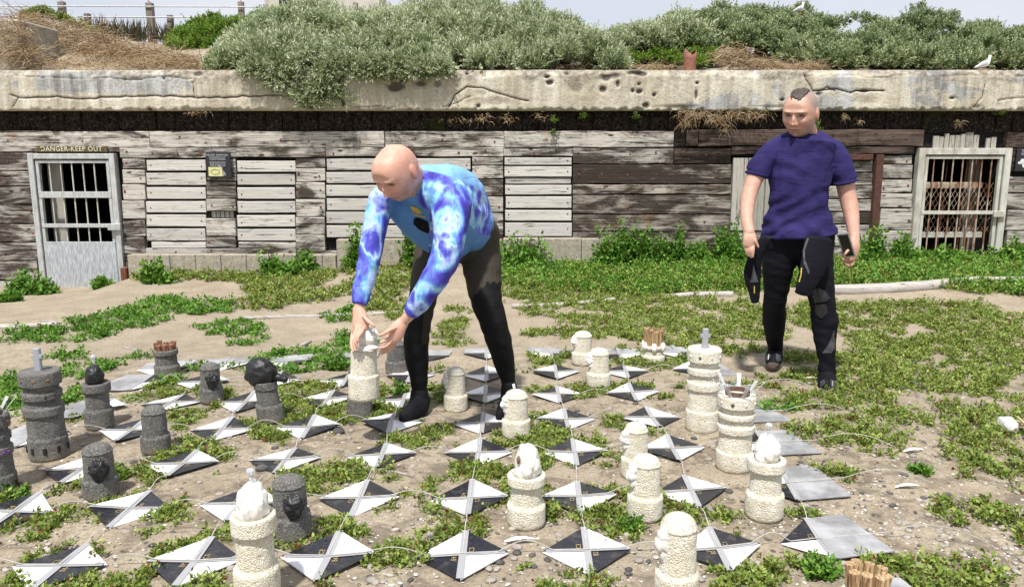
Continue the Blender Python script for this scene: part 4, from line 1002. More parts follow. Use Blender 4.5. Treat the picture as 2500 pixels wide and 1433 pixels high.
def face_attrs(o, C, R, s, stub_top=None, mohawk=False, browd=1.0, shaved=None):
    V = world_verts(o); L = local(V, C, R, s); x, y, z = L.T; near = (np.linalg.norm(L, axis=1) < .16); fr_ = (y < -.04) & near
    g = lambda cx, cz, sx, sz: np.exp(-((x - cx) / sx) ** 2 - ((z - cz) / sz) ** 2) * fr_
    red = 1.0 * g(0, -.059, .022, .009) + .55 * g(0, -.024, .014, .012) + .4 * (g(.04, -.03, .022, .02) + g(-.04, -.03, .022, .02)) + .5 * near * (np.abs(x) > .076) * (y > -.01) * (y < .04) * (np.abs(z) < .05)
    st = 1.0 * fr_ * np.clip((-.040 - z) / .02, 0, 1) * (1 - g(0, -.059, .022, .008)) * .55 + .42 * near * np.clip((y + .085) / .03, 0, 1) * np.clip((.02 - y) / .03, 0, 1) * np.clip((.0 - z) / .03, 0, 1) * np.clip((z + .13) / .02, 0, 1) * np.clip((np.abs(x) - .035) / .02, 0, 1)
    if shaved is not None: st = np.maximum(st, shaved * near * np.clip((z - .010 + .6 * np.clip(y, -1, .05)) / .025, 0, 1) * np.clip((y + .050 + .25 * np.abs(x)) / .025, 0, 1)); st = np.maximum(st, shaved * near * np.clip((y - .02) / .02, 0, 1) * np.clip((z + .08) / .03, 0, 1))
    dk = sum(browd * .95 * g(sx_ * .031, .030, .017, .0042) + 1.4 * g(sx_ * .031, .011, .014, .0042) + .5 * g(sx_ * .031, .018, .014, .004) for sx_ in (-1, 1)) + 1.0 * g(0, -.0585, .024, .0034) + .8 * (g(.008, -.036, .004, .003) + g(-.008, -.036, .004, .003))  # brow hair, plus shade of eye slits, mouth and nostrils painted dark
    vattr(o, 'red', np.clip(red, 0, 1)); vattr(o, 'stubble', np.clip(st, 0, 1)); vattr(o, 'darkline', np.clip(dk, 0, 1)); vattr(o, 'eyewhite', np.zeros(len(V)))
def fingers(B, palm, chains, r=.0085):
    for ch in chains:
        nod = [(Vector(p), r * (1.08 if i < 2 else .95 if i < len(ch) - 1 else .78), r * (1.0 if i < len(ch) - 1 else .75)) for i, p in enumerate(ch)]
        B.tube(nod, vd=(.1, 1, .1), n=10, k=3)

# ---- fabrics
def fabric(name, col, rough=.85, wr=.5, sc=(9, 9, 3), fine=350, rot=(0, .5, 0)):
    b = NB(name); p = b.pos; f1 = b.noise(b.map(p, sc, rot=rot), 1.0, 4, .55, 1.2); f2 = b.noise(p, fine, 2)
    c = b.mix(b.ramp(b.noise(p, 6, 3), [(.4, 0.0), (.6, 1.0)]), tuple(x * .88 for x in col), tuple(x * 1.1 for x in col))
    b.P(Base_Color=c, Roughness=rough, Normal=b.bump(b.math('ADD', b.math('MULTIPLY', f1, 1.0), b.math('MULTIPLY', f2, .04)), wr, .02)); b.b.inputs['Specular IOR Level'].default_value = .14
    MT[name] = b.m; return b
fabric('navy_cotton', (.025, .021, .092), .9, .7, (5, 9, 9), rot=(0, .6, 0))
fabric('black_neoprene', (.005, .005, .009), .72, .35, (4, 4, 14), rot=(0, .1, 0))
fabric('black_boot', (.007, .007, .010), .75, .4, (8, 8, 22))
fabric('grey_boot_panel', (.05, .055, .065), .7, .2)
plain('grey_panel', (.055, .055, .062), .6, var=.2); plain('knee_rubber', (.014, .014, .015), .28, var=.3); plain('yellow_print', (.50, .38, .04), .6); plain('white_print', (.6, .6, .62), .6)
plain('boot_toe_sand', (.12, .095, .075), .85, var=.4, sc=60); plain('red_logo', (.45, .05, .06), .5)
def mk_olive():
    b = NB('olive_neoprene'); d = b.attr('dark'); n = b.noise(b.map(b.pos, (5, 5, 16)), 1.0, 4, .5, 1.0)
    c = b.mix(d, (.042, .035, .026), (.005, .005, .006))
    b.P(Base_Color=c, Roughness=.7, Normal=b.bump(n, .4, .014)); b.b.inputs['Specular IOR Level'].default_value = .18; MT['olive_neoprene'] = b.m
mk_olive()
def mk_tiedye():
    b = NB('tie_dye_rashguard'); p = b.pos; t = b.map(p, (5.0, 5.0, 5.0)); wv = b.noise(t, 1.0, 1, .5, col=True)
    v = b.vmath('ADD', b.map(p, (5.5, 5.5, 4.5), rot=(0, .7, 0)), b.map(wv, 1.1)); a = b.noise(v, 1.15, 2, .45, .5); rr = b.noise(b.map(p, (34, 34, 8), rot=(0, -.75, 0)), 1.0, 3, .6, .6)
    f = b.math('ADD', b.math('MULTIPLY', a, .82), b.math('MULTIPLY', rr, .20))
    c = b.ramp(f, [(.34, (.02, .015, .22)), (.43, (.05, .045, .42)), (.475, (.10, .14, .58)), (.51, (.13, .32, .66)), (.54, (.24, .52, .72)), (.572, (.40, .50, .76)), (.60, (.20, .28, .66)), (.65, (.05, .05, .42))])
    c2 = b.mix(b.ramp(b.attr('front'), [(0, 0.0), (1, 1.0)]), (.20, .42, .72), (.07, .21, .47))
    c = b.mix(b.attr('plain'), c, c2); c = b.mix(b.attr('seam'), c, (.04, .10, .35))
    fo = b.noise(b.map(p, (4, 4, 16), rot=(0, .6, 0)), 1.0, 4, .5, 1.4)
    b.P(Base_Color=c, Roughness=.6, Normal=b.bump(fo, .45, .016)); MT['tie_dye'] = b.m
mk_tiedye()

# ================================================================== BENDING MAN
def fold(V, N, amp, dirv, freq, sd=0):
    d = np.array(dirv, float); d /= np.linalg.norm(d); t = V @ d; w_ = fbm(V + sd, 5, 2)
    return amp * np.sin(t * freq + 7 * w_) * (.5 + .5 * fbm(V + 3 + sd, 4, 2))
def bending_man():
    base = G(1110, 1010); ROOT = empty('person', base, 'bald man bending in a blue tie-dye rash guard, both hands on a white piece', 'person')
    R = Matrix.Rotation(RAD(-38), 3, 'Z') @ Matrix.Rotation(RAD(43), 3, 'X') @ Matrix.Rotation(RAD(4), 3, 'Y')
    C = W(969, 421, 3.70); s = 1.16
    B = Blob(); hv, hf = head_mesh(C, R, s, .9, .8); B.raw(hv, hf); ear(B, C, R, s, 1); ear(B, C, R, s, -1)
    chinb = C + R @ Vector((0, .055, -.06)) * s
    B.tube([(chinb, .058, .062), (W(1012, 462, 3.86), .062, .06), (W(1050, 480, 3.98), .07, .07)])
    torso = [pn(1045, 480, 3.95, 62, 1.1), pn(1085, 510, 4.05, 84, .85), pn(1120, 545, 4.18, 74, .8), pn(1128, 580, 4.3, 72, .85)]
    B.tube(torso, grow=-.015)
    armR = [pn(975, 478, 3.95, 36), pn(938, 488, 3.86, 33), pn(918, 545, 3.82, 28), pn(904, 620, 3.77, 25), pn(889, 690, 3.72, 22), pn(877, 742, 3.68, 16), pn(874, 762, 3.67, 14.5)]
    armL = [pn(1060, 470, 3.85, 50), pn(1098, 490, 3.74, 50), pn(1100, 560, 3.64, 39), pn(1083, 640, 3.58, 33), pn(1040, 712, 3.58, 27), pn(1003, 764, 3.6, 19), pn(984, 786, 3.61, 15.5)]
    B.tube(armR, grow=-.007); B.tube(armL, grow=-.007)
    # hands around the top of the lifted piece (depth of the piece 3.66)
    q = lambda u, v, Y: W(u, v, Y)
    B.tube([pn(875, 756, 3.67, 15, .8), pn(880, 778, 3.655, 20, .6), pn(880, 800, 3.64, 20, .5), pn(872, 812, 3.64, 15, .5)])
    fingers(B, None, [[q(868, 790, 3.66), q(861, 815, 3.65), q(858, 838, 3.62), q(862, 858, 3.59)], [q(872, 795, 3.63), q(866, 818, 3.60), q(864, 842, 3.58), q(868, 855, 3.57)],
                      [q(880, 798, 3.62), q(874, 815, 3.585), q(868, 832, 3.565), q(872, 846, 3.56)], [q(888, 800, 3.63), q(882, 812, 3.585), q(874, 824, 3.56), q(874, 834, 3.555)],
                      [q(888, 772, 3.63), q(898, 783, 3.60), q(908, 791, 3.585), q(914, 797, 3.58)]], .0088)
    B.tube([pn(984, 786, 3.61, 15, .8), pn(970, 804, 3.60, 20, .6), pn(962, 820, 3.60, 21, .5), pn(952, 832, 3.60, 14, .5)])
    fingers(B, None, [[q(972, 812, 3.62), q(965, 838, 3.62), q(950, 855, 3.60), q(932, 863, 3.585)], [q(964, 818, 3.60), q(957, 838, 3.60), q(945, 850, 3.585), q(928, 857, 3.575)],
                      [q(958, 822, 3.59), q(950, 838, 3.585), q(938, 847, 3.57), q(926, 849, 3.56)], [q(950, 822, 3.60), q(944, 829, 3.58), q(936, 833, 3.565), q(930, 836, 3.56)],
                      [q(965, 800, 3.58), q(948, 808, 3.565), q(936, 815, 3.56), q(925, 819, 3.56)]], .0088)
    # legs inside the suit
    pel = [pn(1078, 600, 4.35, 52, .95), pn(1125, 585, 4.38, 58, .95), pn(1172, 575, 4.36, 52, .95)]
    legR = [pn(1062, 610, 4.33, 50, 1.0), pn(1045, 670, 4.24, 41, 1.05), pn(1031, 735, 4.16, 34, 1.1), pn(1022, 790, 4.14, 31), pn(1016, 845, 4.16, 31, 1.1), pn(1021, 905, 4.17, 25), pn(1024, 950, 4.17, 19), pn(1024, 975, 4.17, 20)]
    legL = [pn(1170, 605, 4.36, 52, 1.0), pn(1179, 670, 4.28, 46, 1.05), pn(1187, 730, 4.2, 39, 1.1), pn(1204, 785, 4.16, 34), pn(1220, 840, 4.2, 31, 1.15), pn(1232, 890, 4.24, 25), pn(1241, 932, 4.25, 17.5), pn(1243, 958, 4.24, 18)]
    for t_ in (pel, legR, legL): B.tube(t_, grow=-.012)
    body = B.fin('body', 'skin_fair_ruddy', ROOT, .0036, 2); face_attrs(body, C, R, s, browd=.5)
    V = world_verts(body); L = local(V, C, R, s)
    # trousers
    T = Blob(); T.tube(pel); T.tube(legR); T.tube(legL); T.tube([pn(1100, 570, 4.3, 62, .85), pn(1128, 562, 4.3, 80, .8), pn(1150, 558, 4.32, 70, .8)])
    T.tube([pn(1166, 556, 4.3, 44, 1.1), pn(1174, 600, 4.36, 46, 1.1)])
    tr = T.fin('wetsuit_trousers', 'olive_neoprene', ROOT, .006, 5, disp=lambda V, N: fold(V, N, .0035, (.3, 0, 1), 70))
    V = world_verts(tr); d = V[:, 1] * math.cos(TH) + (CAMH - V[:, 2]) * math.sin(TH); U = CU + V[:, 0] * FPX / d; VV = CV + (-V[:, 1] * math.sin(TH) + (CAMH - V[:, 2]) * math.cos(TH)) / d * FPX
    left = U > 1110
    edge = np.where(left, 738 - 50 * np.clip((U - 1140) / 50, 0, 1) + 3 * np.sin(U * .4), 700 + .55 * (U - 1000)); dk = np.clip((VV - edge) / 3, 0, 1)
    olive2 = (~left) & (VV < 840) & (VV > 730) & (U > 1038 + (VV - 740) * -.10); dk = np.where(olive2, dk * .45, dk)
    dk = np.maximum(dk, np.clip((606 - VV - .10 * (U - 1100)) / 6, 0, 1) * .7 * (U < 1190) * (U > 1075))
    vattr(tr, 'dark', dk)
    # rash guard
    S = Blob()
    S.tube([pn(1040, 470, 3.93, 66, 1.1), pn(1072, 500, 4.02, 85, .9), pn(1104, 530, 4.13, 84, .8), pn(1134, 552, 4.24, 76, .85), pn(1146, 562, 4.3, 66, .9)], capk=(1, .2))
    S.tube([pn(1012, 462, 3.9, 46, 1.1), pn(1040, 470, 3.93, 60, 1.1)])
    S.tube([pn(960, 500, 3.92, 30, 1.0), pn(1000, 520, 3.93, 46, .9), pn(1060, 560, 4.05, 56, .9), pn(1110, 575, 4.2, 60, .9)])
    S.tube([pn(1084, 452, 4.0, 54, .9), pn(1130, 474, 4.15, 54, .9), pn(1164, 526, 4.28, 40, 1.1)])
    S.tube([pn(1004, 446, 3.88, 26, 1.2), pn(1034, 436, 3.92, 34, 1.2), pn(1060, 446, 3.98, 44, 1)])
    S.tube(armR[:-1], grow=.006, capk=(1, .15)); S.tube(armL[:-1], grow=.006, capk=(1, .15))
    sh = S.fin('rash_guard', 'tie_dye', ROOT, .006, 5, disp=lambda V, N: fold(V, N, .0045, (.5, .2, 1), 55, 2) + fold(V, N, .003, (1, .2, -.6), 80, 9))
    V = world_verts(sh); d = V[:, 1] * math.cos(TH) + (CAMH - V[:, 2]) * math.sin(TH); U = CU + V[:, 0] * FPX / d; VV = CV + (-V[:, 1] * math.sin(TH) + (CAMH - V[:, 2]) * math.cos(TH)) / d * FPX
    # plain back yoke, plain chest and flank panel (fabric pattern of the garment)
    yoke = np.clip((412 + .30 * (U - 1030) + .0016 * (U - 1090) ** 2 - VV) / 4, 0, 1) * (U > 1022)
    chest = np.clip((U - 948) / 4, 0, 1) * np.clip((VV - 475) / 6, 0, 1) * np.clip((1052 - .02 * (VV - 480) - U) / 4, 0, 1) * (V[:, 1] > 3.78)
    flank = np.clip((VV - (520 + (U - 1120) * 1.0)) / 5, 0, 1) * np.clip((U - 1118 + (VV - 540) * .45) / 4, 0, 1) * (V[:, 1] > 3.72)
    flank2 = ((U > 1052) & (VV > 575) & (V[:, 1] > 3.8)).astype(float)
    vattr(sh, 'plain', np.clip(np.maximum.reduce([yoke, chest, flank, flank2]), 0, 1)); vattr(sh, 'front', np.clip((VV - 440) / 60, 0, 1)); vattr(sh, 'seam', np.zeros(len(V)))
    bv = bvh_of(sh)
    patch('chest_panel', [(1008, 536), (1014, 531), (1026, 531), (1046, 540), (1050, 560), (1046, 572), (1024, 562), (1009, 548)], bv, 'black_neoprene', ROOT, .003)
    patch('chest_emblem', [(1000, 503), (1006, 503), (1020, 507), (1029, 513), (1031, 521), (1022, 522), (1008, 516)], bv, 'yellow_print', ROOT, .003, 1)
    patch('chest_lettering', [(1003, 519), (1012, 521), (1040, 528), (1039, 532), (1018, 528), (1004, 523)], bv, 'yellow_print', ROOT, .003, 1)
    # boots
    for lab, pts in (('boot', [pn(1024, 962, 4.17, 23), pn(1024, 985, 4.16, 26), pn(1014, 1002, 4.08, 27, .9), pn(998, 1014, 4.0, 24, .8), pn(985, 1022, 3.96, 17, .7)]),
                     ('boot', [pn(1243, 945, 4.24, 20), pn(1243, 972, 4.23, 22), pn(1236, 994, 4.15, 22, .9), pn(1228, 1008, 4.08, 21, .8), pn(1220, 1016, 4.03, 16, .7)])):
        b_ = Blob(); b_.tube(pts); b_.fin(lab, 'black_boot', ROOT, .006, 4)
    bb = bvh_of([c for c in ROOT.children if c.name.startswith('boot')][1])
    patch('boot_logo', [(1249, 938), (1256, 936), (1259, 948), (1252, 950)], bb, 'white_print', ROOT, .004, 1)
bending_man()

# ================================================================== STANDING MAN
def standing_man():
    base = G(1950, 935); ROOT = empty('person', base, 'standing man with a short mohawk, navy T-shirt and black wetsuit, holding a phone', 'person')
    R = Matrix.Rotation(RAD(-38), 3, 'Z') @ Matrix.Rotation(RAD(19), 3, 'X') @ Matrix.Rotation(RAD(3), 3, 'Y')
    Y = 4.75; C = W(1954, 277, Y - .03); s = 1.20
    B = Blob(); hv, hf = head_mesh(C, R, s, .45, 1.3); B.raw(hv, hf); ear(B, C, R, s, 1); ear(B, C, R, s, -1)
    B.tube([(C + R @ Vector((0, .035, -.06)) * s, .062, .065), (W(1966, 322, Y + .05), .066, .066), (W(1964, 340, Y + .07), .075, .07)])
    B.tube([pn(1962, 365, Y + .07, 56, .7), pn(1958, 400, Y + .04, 70, .7), pn(1955, 470, Y + .04, 64, .7), pn(1950, 560, Y + .05, 74, .7)], grow=-.012)
    armR = [pn(1908, 362, Y + .05, 22), pn(1883, 378, Y + .04, 24), pn(1852, 418, Y + .03, 22), pn(1834, 460, Y + .0, 19), pn(1825, 500, Y - .04, 17.5), pn(1824, 540, Y - .1, 14.5), pn(1829, 566, Y - .14, 13.5)]
    armL = [pn(2012, 362, Y + .05, 22), pn(2034, 378, Y + .04, 24), pn(2058, 425, Y + .04, 23), pn(2068, 475, Y + .03, 20.5), pn(2077, 515, Y + .0, 19), pn(2083, 560, Y - .05, 14.5), pn(2085, 588, Y - .08, 13)]
    B.tube(armR); B.tube(armL)
    q = lambda u, v, Yy: W(u, v, Yy); hy = Y - .16
    B.tube([pn(1829, 566, hy + .02, 12.5, .75), pn(1831, 582, hy, 17, .55), pn(1830, 598, hy, 17, .5)])
    fingers(B, None, [[q(1821, 595, hy), q(1821, 608, hy), q(1824, 617, hy), q(1827, 624, hy)], [q(1827, 597, hy), q(1828, 611, hy - .01), q(1831, 621, hy - .01), q(1834, 628, hy - .01)], [q(1833, 598, hy), q(1834, 610, hy - .02), q(1836, 620, hy - .02), q(1838, 627, hy - .02)],
                      [q(1838, 596, hy), q(1839, 607, hy - .02), q(1839, 615, hy - .02), q(1839, 621, hy - .02)], [q(1838, 580, hy - .01), q(1844, 588, hy - .02), q(1848, 596, hy - .02), q(1851, 603, hy - .02)]], .0088)
    hz = Y - .10
    B.tube([pn(2085, 588, hz + .01, 12.5, .75), pn(2084, 603, hz, 16, .6), pn(2079, 620, hz, 16, .55), pn(2076, 632, hz, 13, .55)])
    fingers(B, None, [[q(2078, 606, hz - .03), q(2070, 612, hz - .05), q(2065, 618, hz - .055), q(2062, 623, hz - .05)], [q(2076, 622, hz + .01), q(2066, 619, hz + .02), q(2060, 616, hz + .01), q(2055, 615, hz - .01)],
                      [q(2078, 630, hz + .01), q(2068, 629, hz + .02), q(2060, 626, hz + .01), q(2056, 624, hz - .01)], [q(2080, 637, hz + .005), q(2071, 640, hz + .01), q(2062, 637, hz), q(2058, 633, hz - .02)],
                      [q(2084, 640, hz), q(2078, 648, hz), q(2070, 648, hz - .01), q(2063, 644, hz - .02)]], .0085)
    legR = [pn(1910, 600, Y + .05, 46, .95), pn(1900, 650, Y + .05, 38, 1.0), pn(1896, 700, Y + .08, 30, 1.05), pn(1891, 740, Y + .12, 26, 1.1), pn(1890, 780, Y + .2, 27, 1.1), pn(1891, 820, Y + .28, 21), pn(1893, 850, Y + .32, 16.5), pn(1893, 866, Y + .33, 16)]
    legL = [pn(1986, 600, Y + .04, 47, .95), pn(1992, 650, Y - .02, 40, 1.0), pn(2001, 700, Y - .06, 34, 1.05), pn(2008, 738, Y - .08, 29, 1.1), pn(2012, 790, Y - .08, 29, 1.1), pn(2015, 840, Y - .10, 24), pn(2019, 885, Y - .12, 18), pn(2020, 915, Y - .13, 17)]
    pel = [pn(1895, 590, Y + .05, 36, 1.2), pn(1948, 596, Y + .05, 42, 1.2), pn(1998, 590, Y + .05, 36, 1.2)]
    for t_ in (legR, legL, pel): B.tube(t_, grow=-.010)
    body = B.fin('body', 'skin_fair', ROOT, .0036, 2); face_attrs(body, C, R, s, browd=.9, shaved=.9)
    # hair: strip of dark hair along the crown
    Hm = Blob(); bs = bvh_of(body)
    for a0, a1, xo in [(-34, 66, 0), (-30, 58, .016), (-30, 58, -.016)] + [(-38 + random.uniform(-5, 6), random.uniform(5, 55), random.uniform(-.026, .026)) for _ in range(16)]:
        nod = []
        for t in np.linspace(0, 1, 9):
            a = RAD(a0 + (a1 - a0) * t); r_ = .112
            ex = 0 if abs(xo) in (0, .016) else .006; lp = Vector((xo * (1 - .2 * t), (.099 + ex) * math.sin(a), (.106 + ex) * math.cos(a) + .004 - 1.2 * xo * xo * 10)); wd = (.017 * math.sin(math.pi * min(1, .25 + t * .75)) + .006) if abs(xo) in (0, .016) else .0042
            nod.append((C + R @ (lp * s), wd * s, ((.007 + .004 * math.sin(math.pi * min(1, .15 + .7 * t))) if abs(xo) in (0, .016) else .0042) * s))
        Hm.tube(nod, vd=tuple(R @ Vector((0, 0, 1))), n=12, k=3)
    b = NB('dark_hair'); n_ = b.noise(b.map(b.pos, (260, 60, 60), rot=(0, .3, .5)), 1.0, 3); b.P(Base_Color=b.ramp(n_, [(.4, (.03, .02, .016)), (.66, (.10, .07, .055)), (.8, (.35, .3, .27))]), Roughness=.5, Normal=b.bump(n_, .9, .006)); MT['dark_hair'] = b.m
    Hm.fin('hair', 'dark_hair', ROOT, .004, 2, disp=lambda V, N: .004 * fbm(V, 60, 3))
    # wetsuit
    T = Blob(); T.tube(legR, grow=.002); T.tube(legL, grow=.002); T.tube(pel, grow=.004); T.tube([pn(1888, 580, Y + .05, 28, 1.6), pn(1948, 578, Y + .05, 30, 1.9), pn(2006, 580, Y + .05, 28, 1.6)])
    for v, k in ((895, 20), (903, 21)): T.tube([pn(2018, v - 4, Y - .12, k), pn(2020, v + 4, Y - .12, k)])
    T.tube([pn(2015, 778, Y - .08, 31, 1.1), pn(2014, 792, Y - .08, 31, 1.1)])
    tr = T.fin('wetsuit', 'black_neoprene', ROOT, .006, 4, disp=lambda V, N: fold(V, N, .003, (.2, 0, 1), 75))
    bt = bvh_of(tr)
    patch('knee_pad', [(1985, 706), (2000, 702), (2016, 712), (2026, 728), (2018, 736), (1990, 740), (1984, 722)], bt, 'knee_rubber', ROOT, .008)
    patch('knee_pad', [(1990, 743), (2018, 740), (2020, 765), (2006, 778), (1992, 768)], bt, 'knee_rubber', ROOT, .006)
    patch('calf_panel', [(2036, 800), (2039, 850), (2030, 862), (2006, 862), (2020, 842), (2030, 820)], bt, 'grey_panel', ROOT, .003)
    patch('waist_panel', [(1852, 571), (1860, 568), (1905, 572), (1935, 574), (1900, 580), (1868, 588), (1852, 582)], bt, 'knee_rubber', ROOT, .004)
    # empty wetsuit arms hanging from the waist
    S1 = Blob(); S1.tube([pn(1868, 585, Y - .10, 14, .4), pn(1846, 625, Y - .10, 17, .35), pn(1837, 665, Y - .09, 22, .3), pn(1841, 705, Y - .09, 16, .3), pn(1844, 738, Y - .09, 10, .3)]); a1 = S1.fin('hanging_sleeve', 'black_neoprene', ROOT, .005, 3)
    S2 = Blob(); S2.tube([pn(1998, 585, Y - .20, 36, .28), pn(1994, 620, Y - .22, 36, .22), pn(1982, 660, Y - .24, 32, .2), pn(1966, 700, Y - .25, 24, .2), pn(1960, 718, Y - .25, 21, .2)]); a2 = S2.fin('hanging_sleeve', 'black_neoprene', ROOT, .005, 3)
    b1, b2 = bvh_of(a1), bvh_of(a2)
    patch('sleeve_panel', [(1839, 640), (1843, 660), (1852, 690), (1830, 690), (1836, 665)], b1, 'grey_panel', ROOT, .003, 1); patch('sleeve_lettering', [(1840, 698), (1843, 698), (1843, 716), (1840, 716)], b1, 'yellow_print', ROOT, .004, .8)
    patch('sleeve_panel', [(1970, 580), (1976, 582), (1966, 610), (1966, 635), (1977, 662), (1974, 672), (1962, 645), (1960, 612)], b2, 'grey_panel', ROOT, .003, 1)
    patch('sleeve_lettering', [(1955, 655), (1959, 652), (1957, 672), (1952, 690), (1949, 688), (1954, 670)], b2, 'yellow_print', ROOT, .004, .8)
    # T-shirt
    S = Blob()
    S.tube([pn(1964, 334, Y + .06, 44, 1.25), pn(1963, 350, Y + .06, 74, .95), pn(1958, 385, Y + .04, 78, .72), pn(1953, 430, Y + .03, 75, .78), pn(1949, 480, Y + .03, 71, .8), pn(1948, 525, Y + .04, 78, .78), pn(1948, 562, Y + .04, 88, .82), pn(1948, 569, Y + .04, 88, .82)], capk=(.25, .08))
    S.tube([pn(1930, 344, Y + .06, 20, 1.4), pn(1908, 360, Y + .05, 26), pn(1883, 376, Y + .04, 26), pn(1861, 402, Y + .03, 26), pn(1849, 423, Y + .03, 25)], grow=.009, capk=(1, .1))
    S.tube([pn(1998, 344, Y + .06, 20, 1.4), pn(2012, 360, Y + .05, 26), pn(2034, 376, Y + .04, 27), pn(2052, 408, Y + .03, 27), pn(2061, 440, Y + .03, 26)], grow=.009, capk=(1, .1))
    def dsp(V, N):
        low = np.clip((1.25 - V[:, 2]) / .3, 0, 1)
        return fold(V, N, .009, (1, .2, .9), 48, 5) * (.5 + low) + fold(V, N, .008, (-.6, .1, 1), 62, 1) * (.4 + low) + .003 * fbm(V, 12, 3)
    for nodes, in (([pn(1848, 426, Y + .03, 26.5), pn(1847.2, 428.5, Y + .03, 26.5)],), ([pn(2061, 444, Y + .03, 27.5), pn(2061.3, 446.5, Y + .03, 27.5)],), ([pn(1948, 571, Y + .04, 90, .82), pn(1948, 573.5, Y + .04, 90, .82)],)): S.tube(nodes, grow=.009 if nodes[0][1] < .1 else .002, capk=(.1, .1))
    S.fin('t_shirt', 'navy_cotton', ROOT, .006, 4, disp=dsp)
    for nodes in ([pn(1893, 856, Y + .33, 18), pn(1890, 870, Y + .31, 20, 1.1), pn(1888, 880, Y + .24, 21, .9), pn(1888, 886, Y + .17, 19, .7)], [pn(2019, 908, Y - .13, 19), pn(2020, 928, Y - .15, 22, 1.1), pn(2022, 946, Y - .23, 24, .9), pn(2025, 957, Y - .30, 22, .75)]):
        b_ = Blob(); b_.tube(nodes); bo = b_.fin('boot', 'black_boot', ROOT, .006, 4); bb = bvh_of(bo); (c0, _, _), (c1, _, _) = nodes[1], nodes[3]
        u0 = nodes[2][0]; d_ = zdist(u0); uu = CU + u0.x * FPX / d_; vv = 876 if uu < 1950 else 940
        patch('boot_panel', [(uu - 19, vv - 10), (uu - 7, vv - 14), (uu - 5, vv - 2), (uu - 14, vv + 6), (uu - 20, vv + 4)], bb, 'grey_boot_panel', ROOT, .004)
        patch('boot_panel', [(uu + 5, vv - 14), (uu + 17, vv - 10), (uu + 18, vv + 6), (uu + 8, vv + 8), (uu + 4, vv - 2)], bb, 'grey_boot_panel', ROOT, .004)
        patch('boot_toe', [(uu - 14, vv + 9), (uu, vv + 7), (uu + 16, vv + 11), (uu + 20, vv + 28), (uu - 18, vv + 28)], bb, 'boot_toe_sand', ROOT, .003)
        patch('boot_lettering', [(uu + 9, vv - 9), (uu + 10.6, vv - 9), (uu + 10.6, vv + 3), (uu + 9, vv + 3)] if uu > 1950 else [(uu - 11, vv - 10), (uu - 8, vv - 10), (uu - 9, vv + 3), (uu - 12, vv + 3)], bb, 'white_print', ROOT, .006, .8)
    # phone (held: its own thing)
    a, c = W(2057, 569, Y - .17), W(2075, 628, Y - .13); ax = (c - a).normalized(); L = (c - a).length; sdv = Vector((.80, -.55, 0)); sdv = (sdv - ax * sdv.dot(ax)).normalized(); nv = ax.cross(sdv).normalized()
    ph = empty('phone', (a + c) / 2, 'black smartphone with a bright rim held low in the standing man\'s hand', 'phone')
    def slab_(m, l, w_, t, o_):
        M_ = Matrix((ax, sdv, nv)).transposed(); cc = (a + c) / 2 + nv * o_; t_ = MB().box((-l / 2, -w_ / 2, -t / 2), (l / 2, w_ / 2, t / 2), t * .4); m.add([cc + M_ @ Vector(v) for v in t_.v], t_.f)
    m = MB(); slab_(m, L, .070, .009, 0); m.build('case', 'phone_rim', ph); m = MB(); slab_(m, L * .94, .064, .010, -.0009); slab_(m, L * .90, .060, .0105, .0009); m.build('screen', 'phone_black', ph)
standing_man()
# gulls
gull(W(2402, 178, 9.16), .20, 'white gull with a grey back standing on the concrete edge at the right', 1)
gull(W(1952, 37, 11.0), .17, 'distant white gull perched on top of the saltbush above the standing man', 1)
for u, lb in ((150, 'gull on the leftmost fence post, cut off by the top of the frame'), (362, 'gull on the tall middle fence post, cut off by the top of the frame'), (588, 'gull on the right hand fence post, cut off by the top of the frame')):
    gull(W(u, 6, 12.9), .26, lb, -1 if u > 500 else 1)
# ================================================================== CHESS PIECES
def dep(v): return TH + math.atan((v - CV) / FPX)
def place(u, vb, vt, rp):
    """contact centre and height of a round piece from the ground point it stands on"""
    c = G(u, vb - rp * math.sin(dep(vb)))
    ztop = W(u, vt + rp * .75 * math.sin(dep(vt)), c.y).z
    return c, rp * px(c) / math.sqrt(1 + ((u - CU) / FPX) ** 2), ztop - c.z
def lathe(name, c, prof, mat, parent, n=80, rough=.0015, tilt=(0, 0), step=.006, nsc=55):
    """prof: list of (radius, height) metres"""
    P = [prof[0]]
    for a, b_ in zip(prof[:-1], prof[1:]):
        k = max(1, int(math.hypot(b_[0] - a[0], b_[1] - a[1]) / step))
        for s in range(1, k + 1): P.append((a[0] + (b_[0] - a[0]) * s / k, a[1] + (b_[1] - a[1]) * s / k))
    P = np.array(P); th = np.linspace(0, 2 * math.pi, n, endpoint=False)
    X = P[:, 0][:, None] * np.cos(th); Y = P[:, 0][:, None] * np.sin(th); Z = np.repeat(P[:, 1][:, None], n, 1)
    V = np.stack([X.ravel(), Y.ravel(), Z.ravel()], 1); nr = np.stack([np.tile(np.cos(th), len(P)), np.tile(np.sin(th), len(P)), np.full(V.shape[0], .25)], 1)
    w_ = V + np.array(c) * 3.1
    nz_ = fbm(w_, nsc, 3); d = rough * 1.2 * nz_ - rough * 2.6 * np.clip(nz_ - .38, 0, 1) * 3 + rough * .8 * fbm(w_, 12, 2)
    V += nr * (d * np.clip(V[:, 0] ** 2 + V[:, 1] ** 2, 0, .0004)[:, None].ravel() / .0004)[:, None]
    V[:, 0] += V[:, 2] * tilt[0]; V[:, 1] += V[:, 2] * tilt[1]
    V += np.array(c); m = len(P)
    i = (np.arange(m - 1)[:, None] * n + np.arange(n)[None]).ravel(); j = (np.arange(m - 1)[:, None] * n + (np.arange(n) + 1)[None] % n).ravel()
    F = np.stack([i, j, j + n, i + n], 1).astype(np.int32)
    return mesh_obj(name, V, F, mat, parent, c, True)
MATP = {'w': 'white_foam_concrete', 'd': 'grey_concrete'}
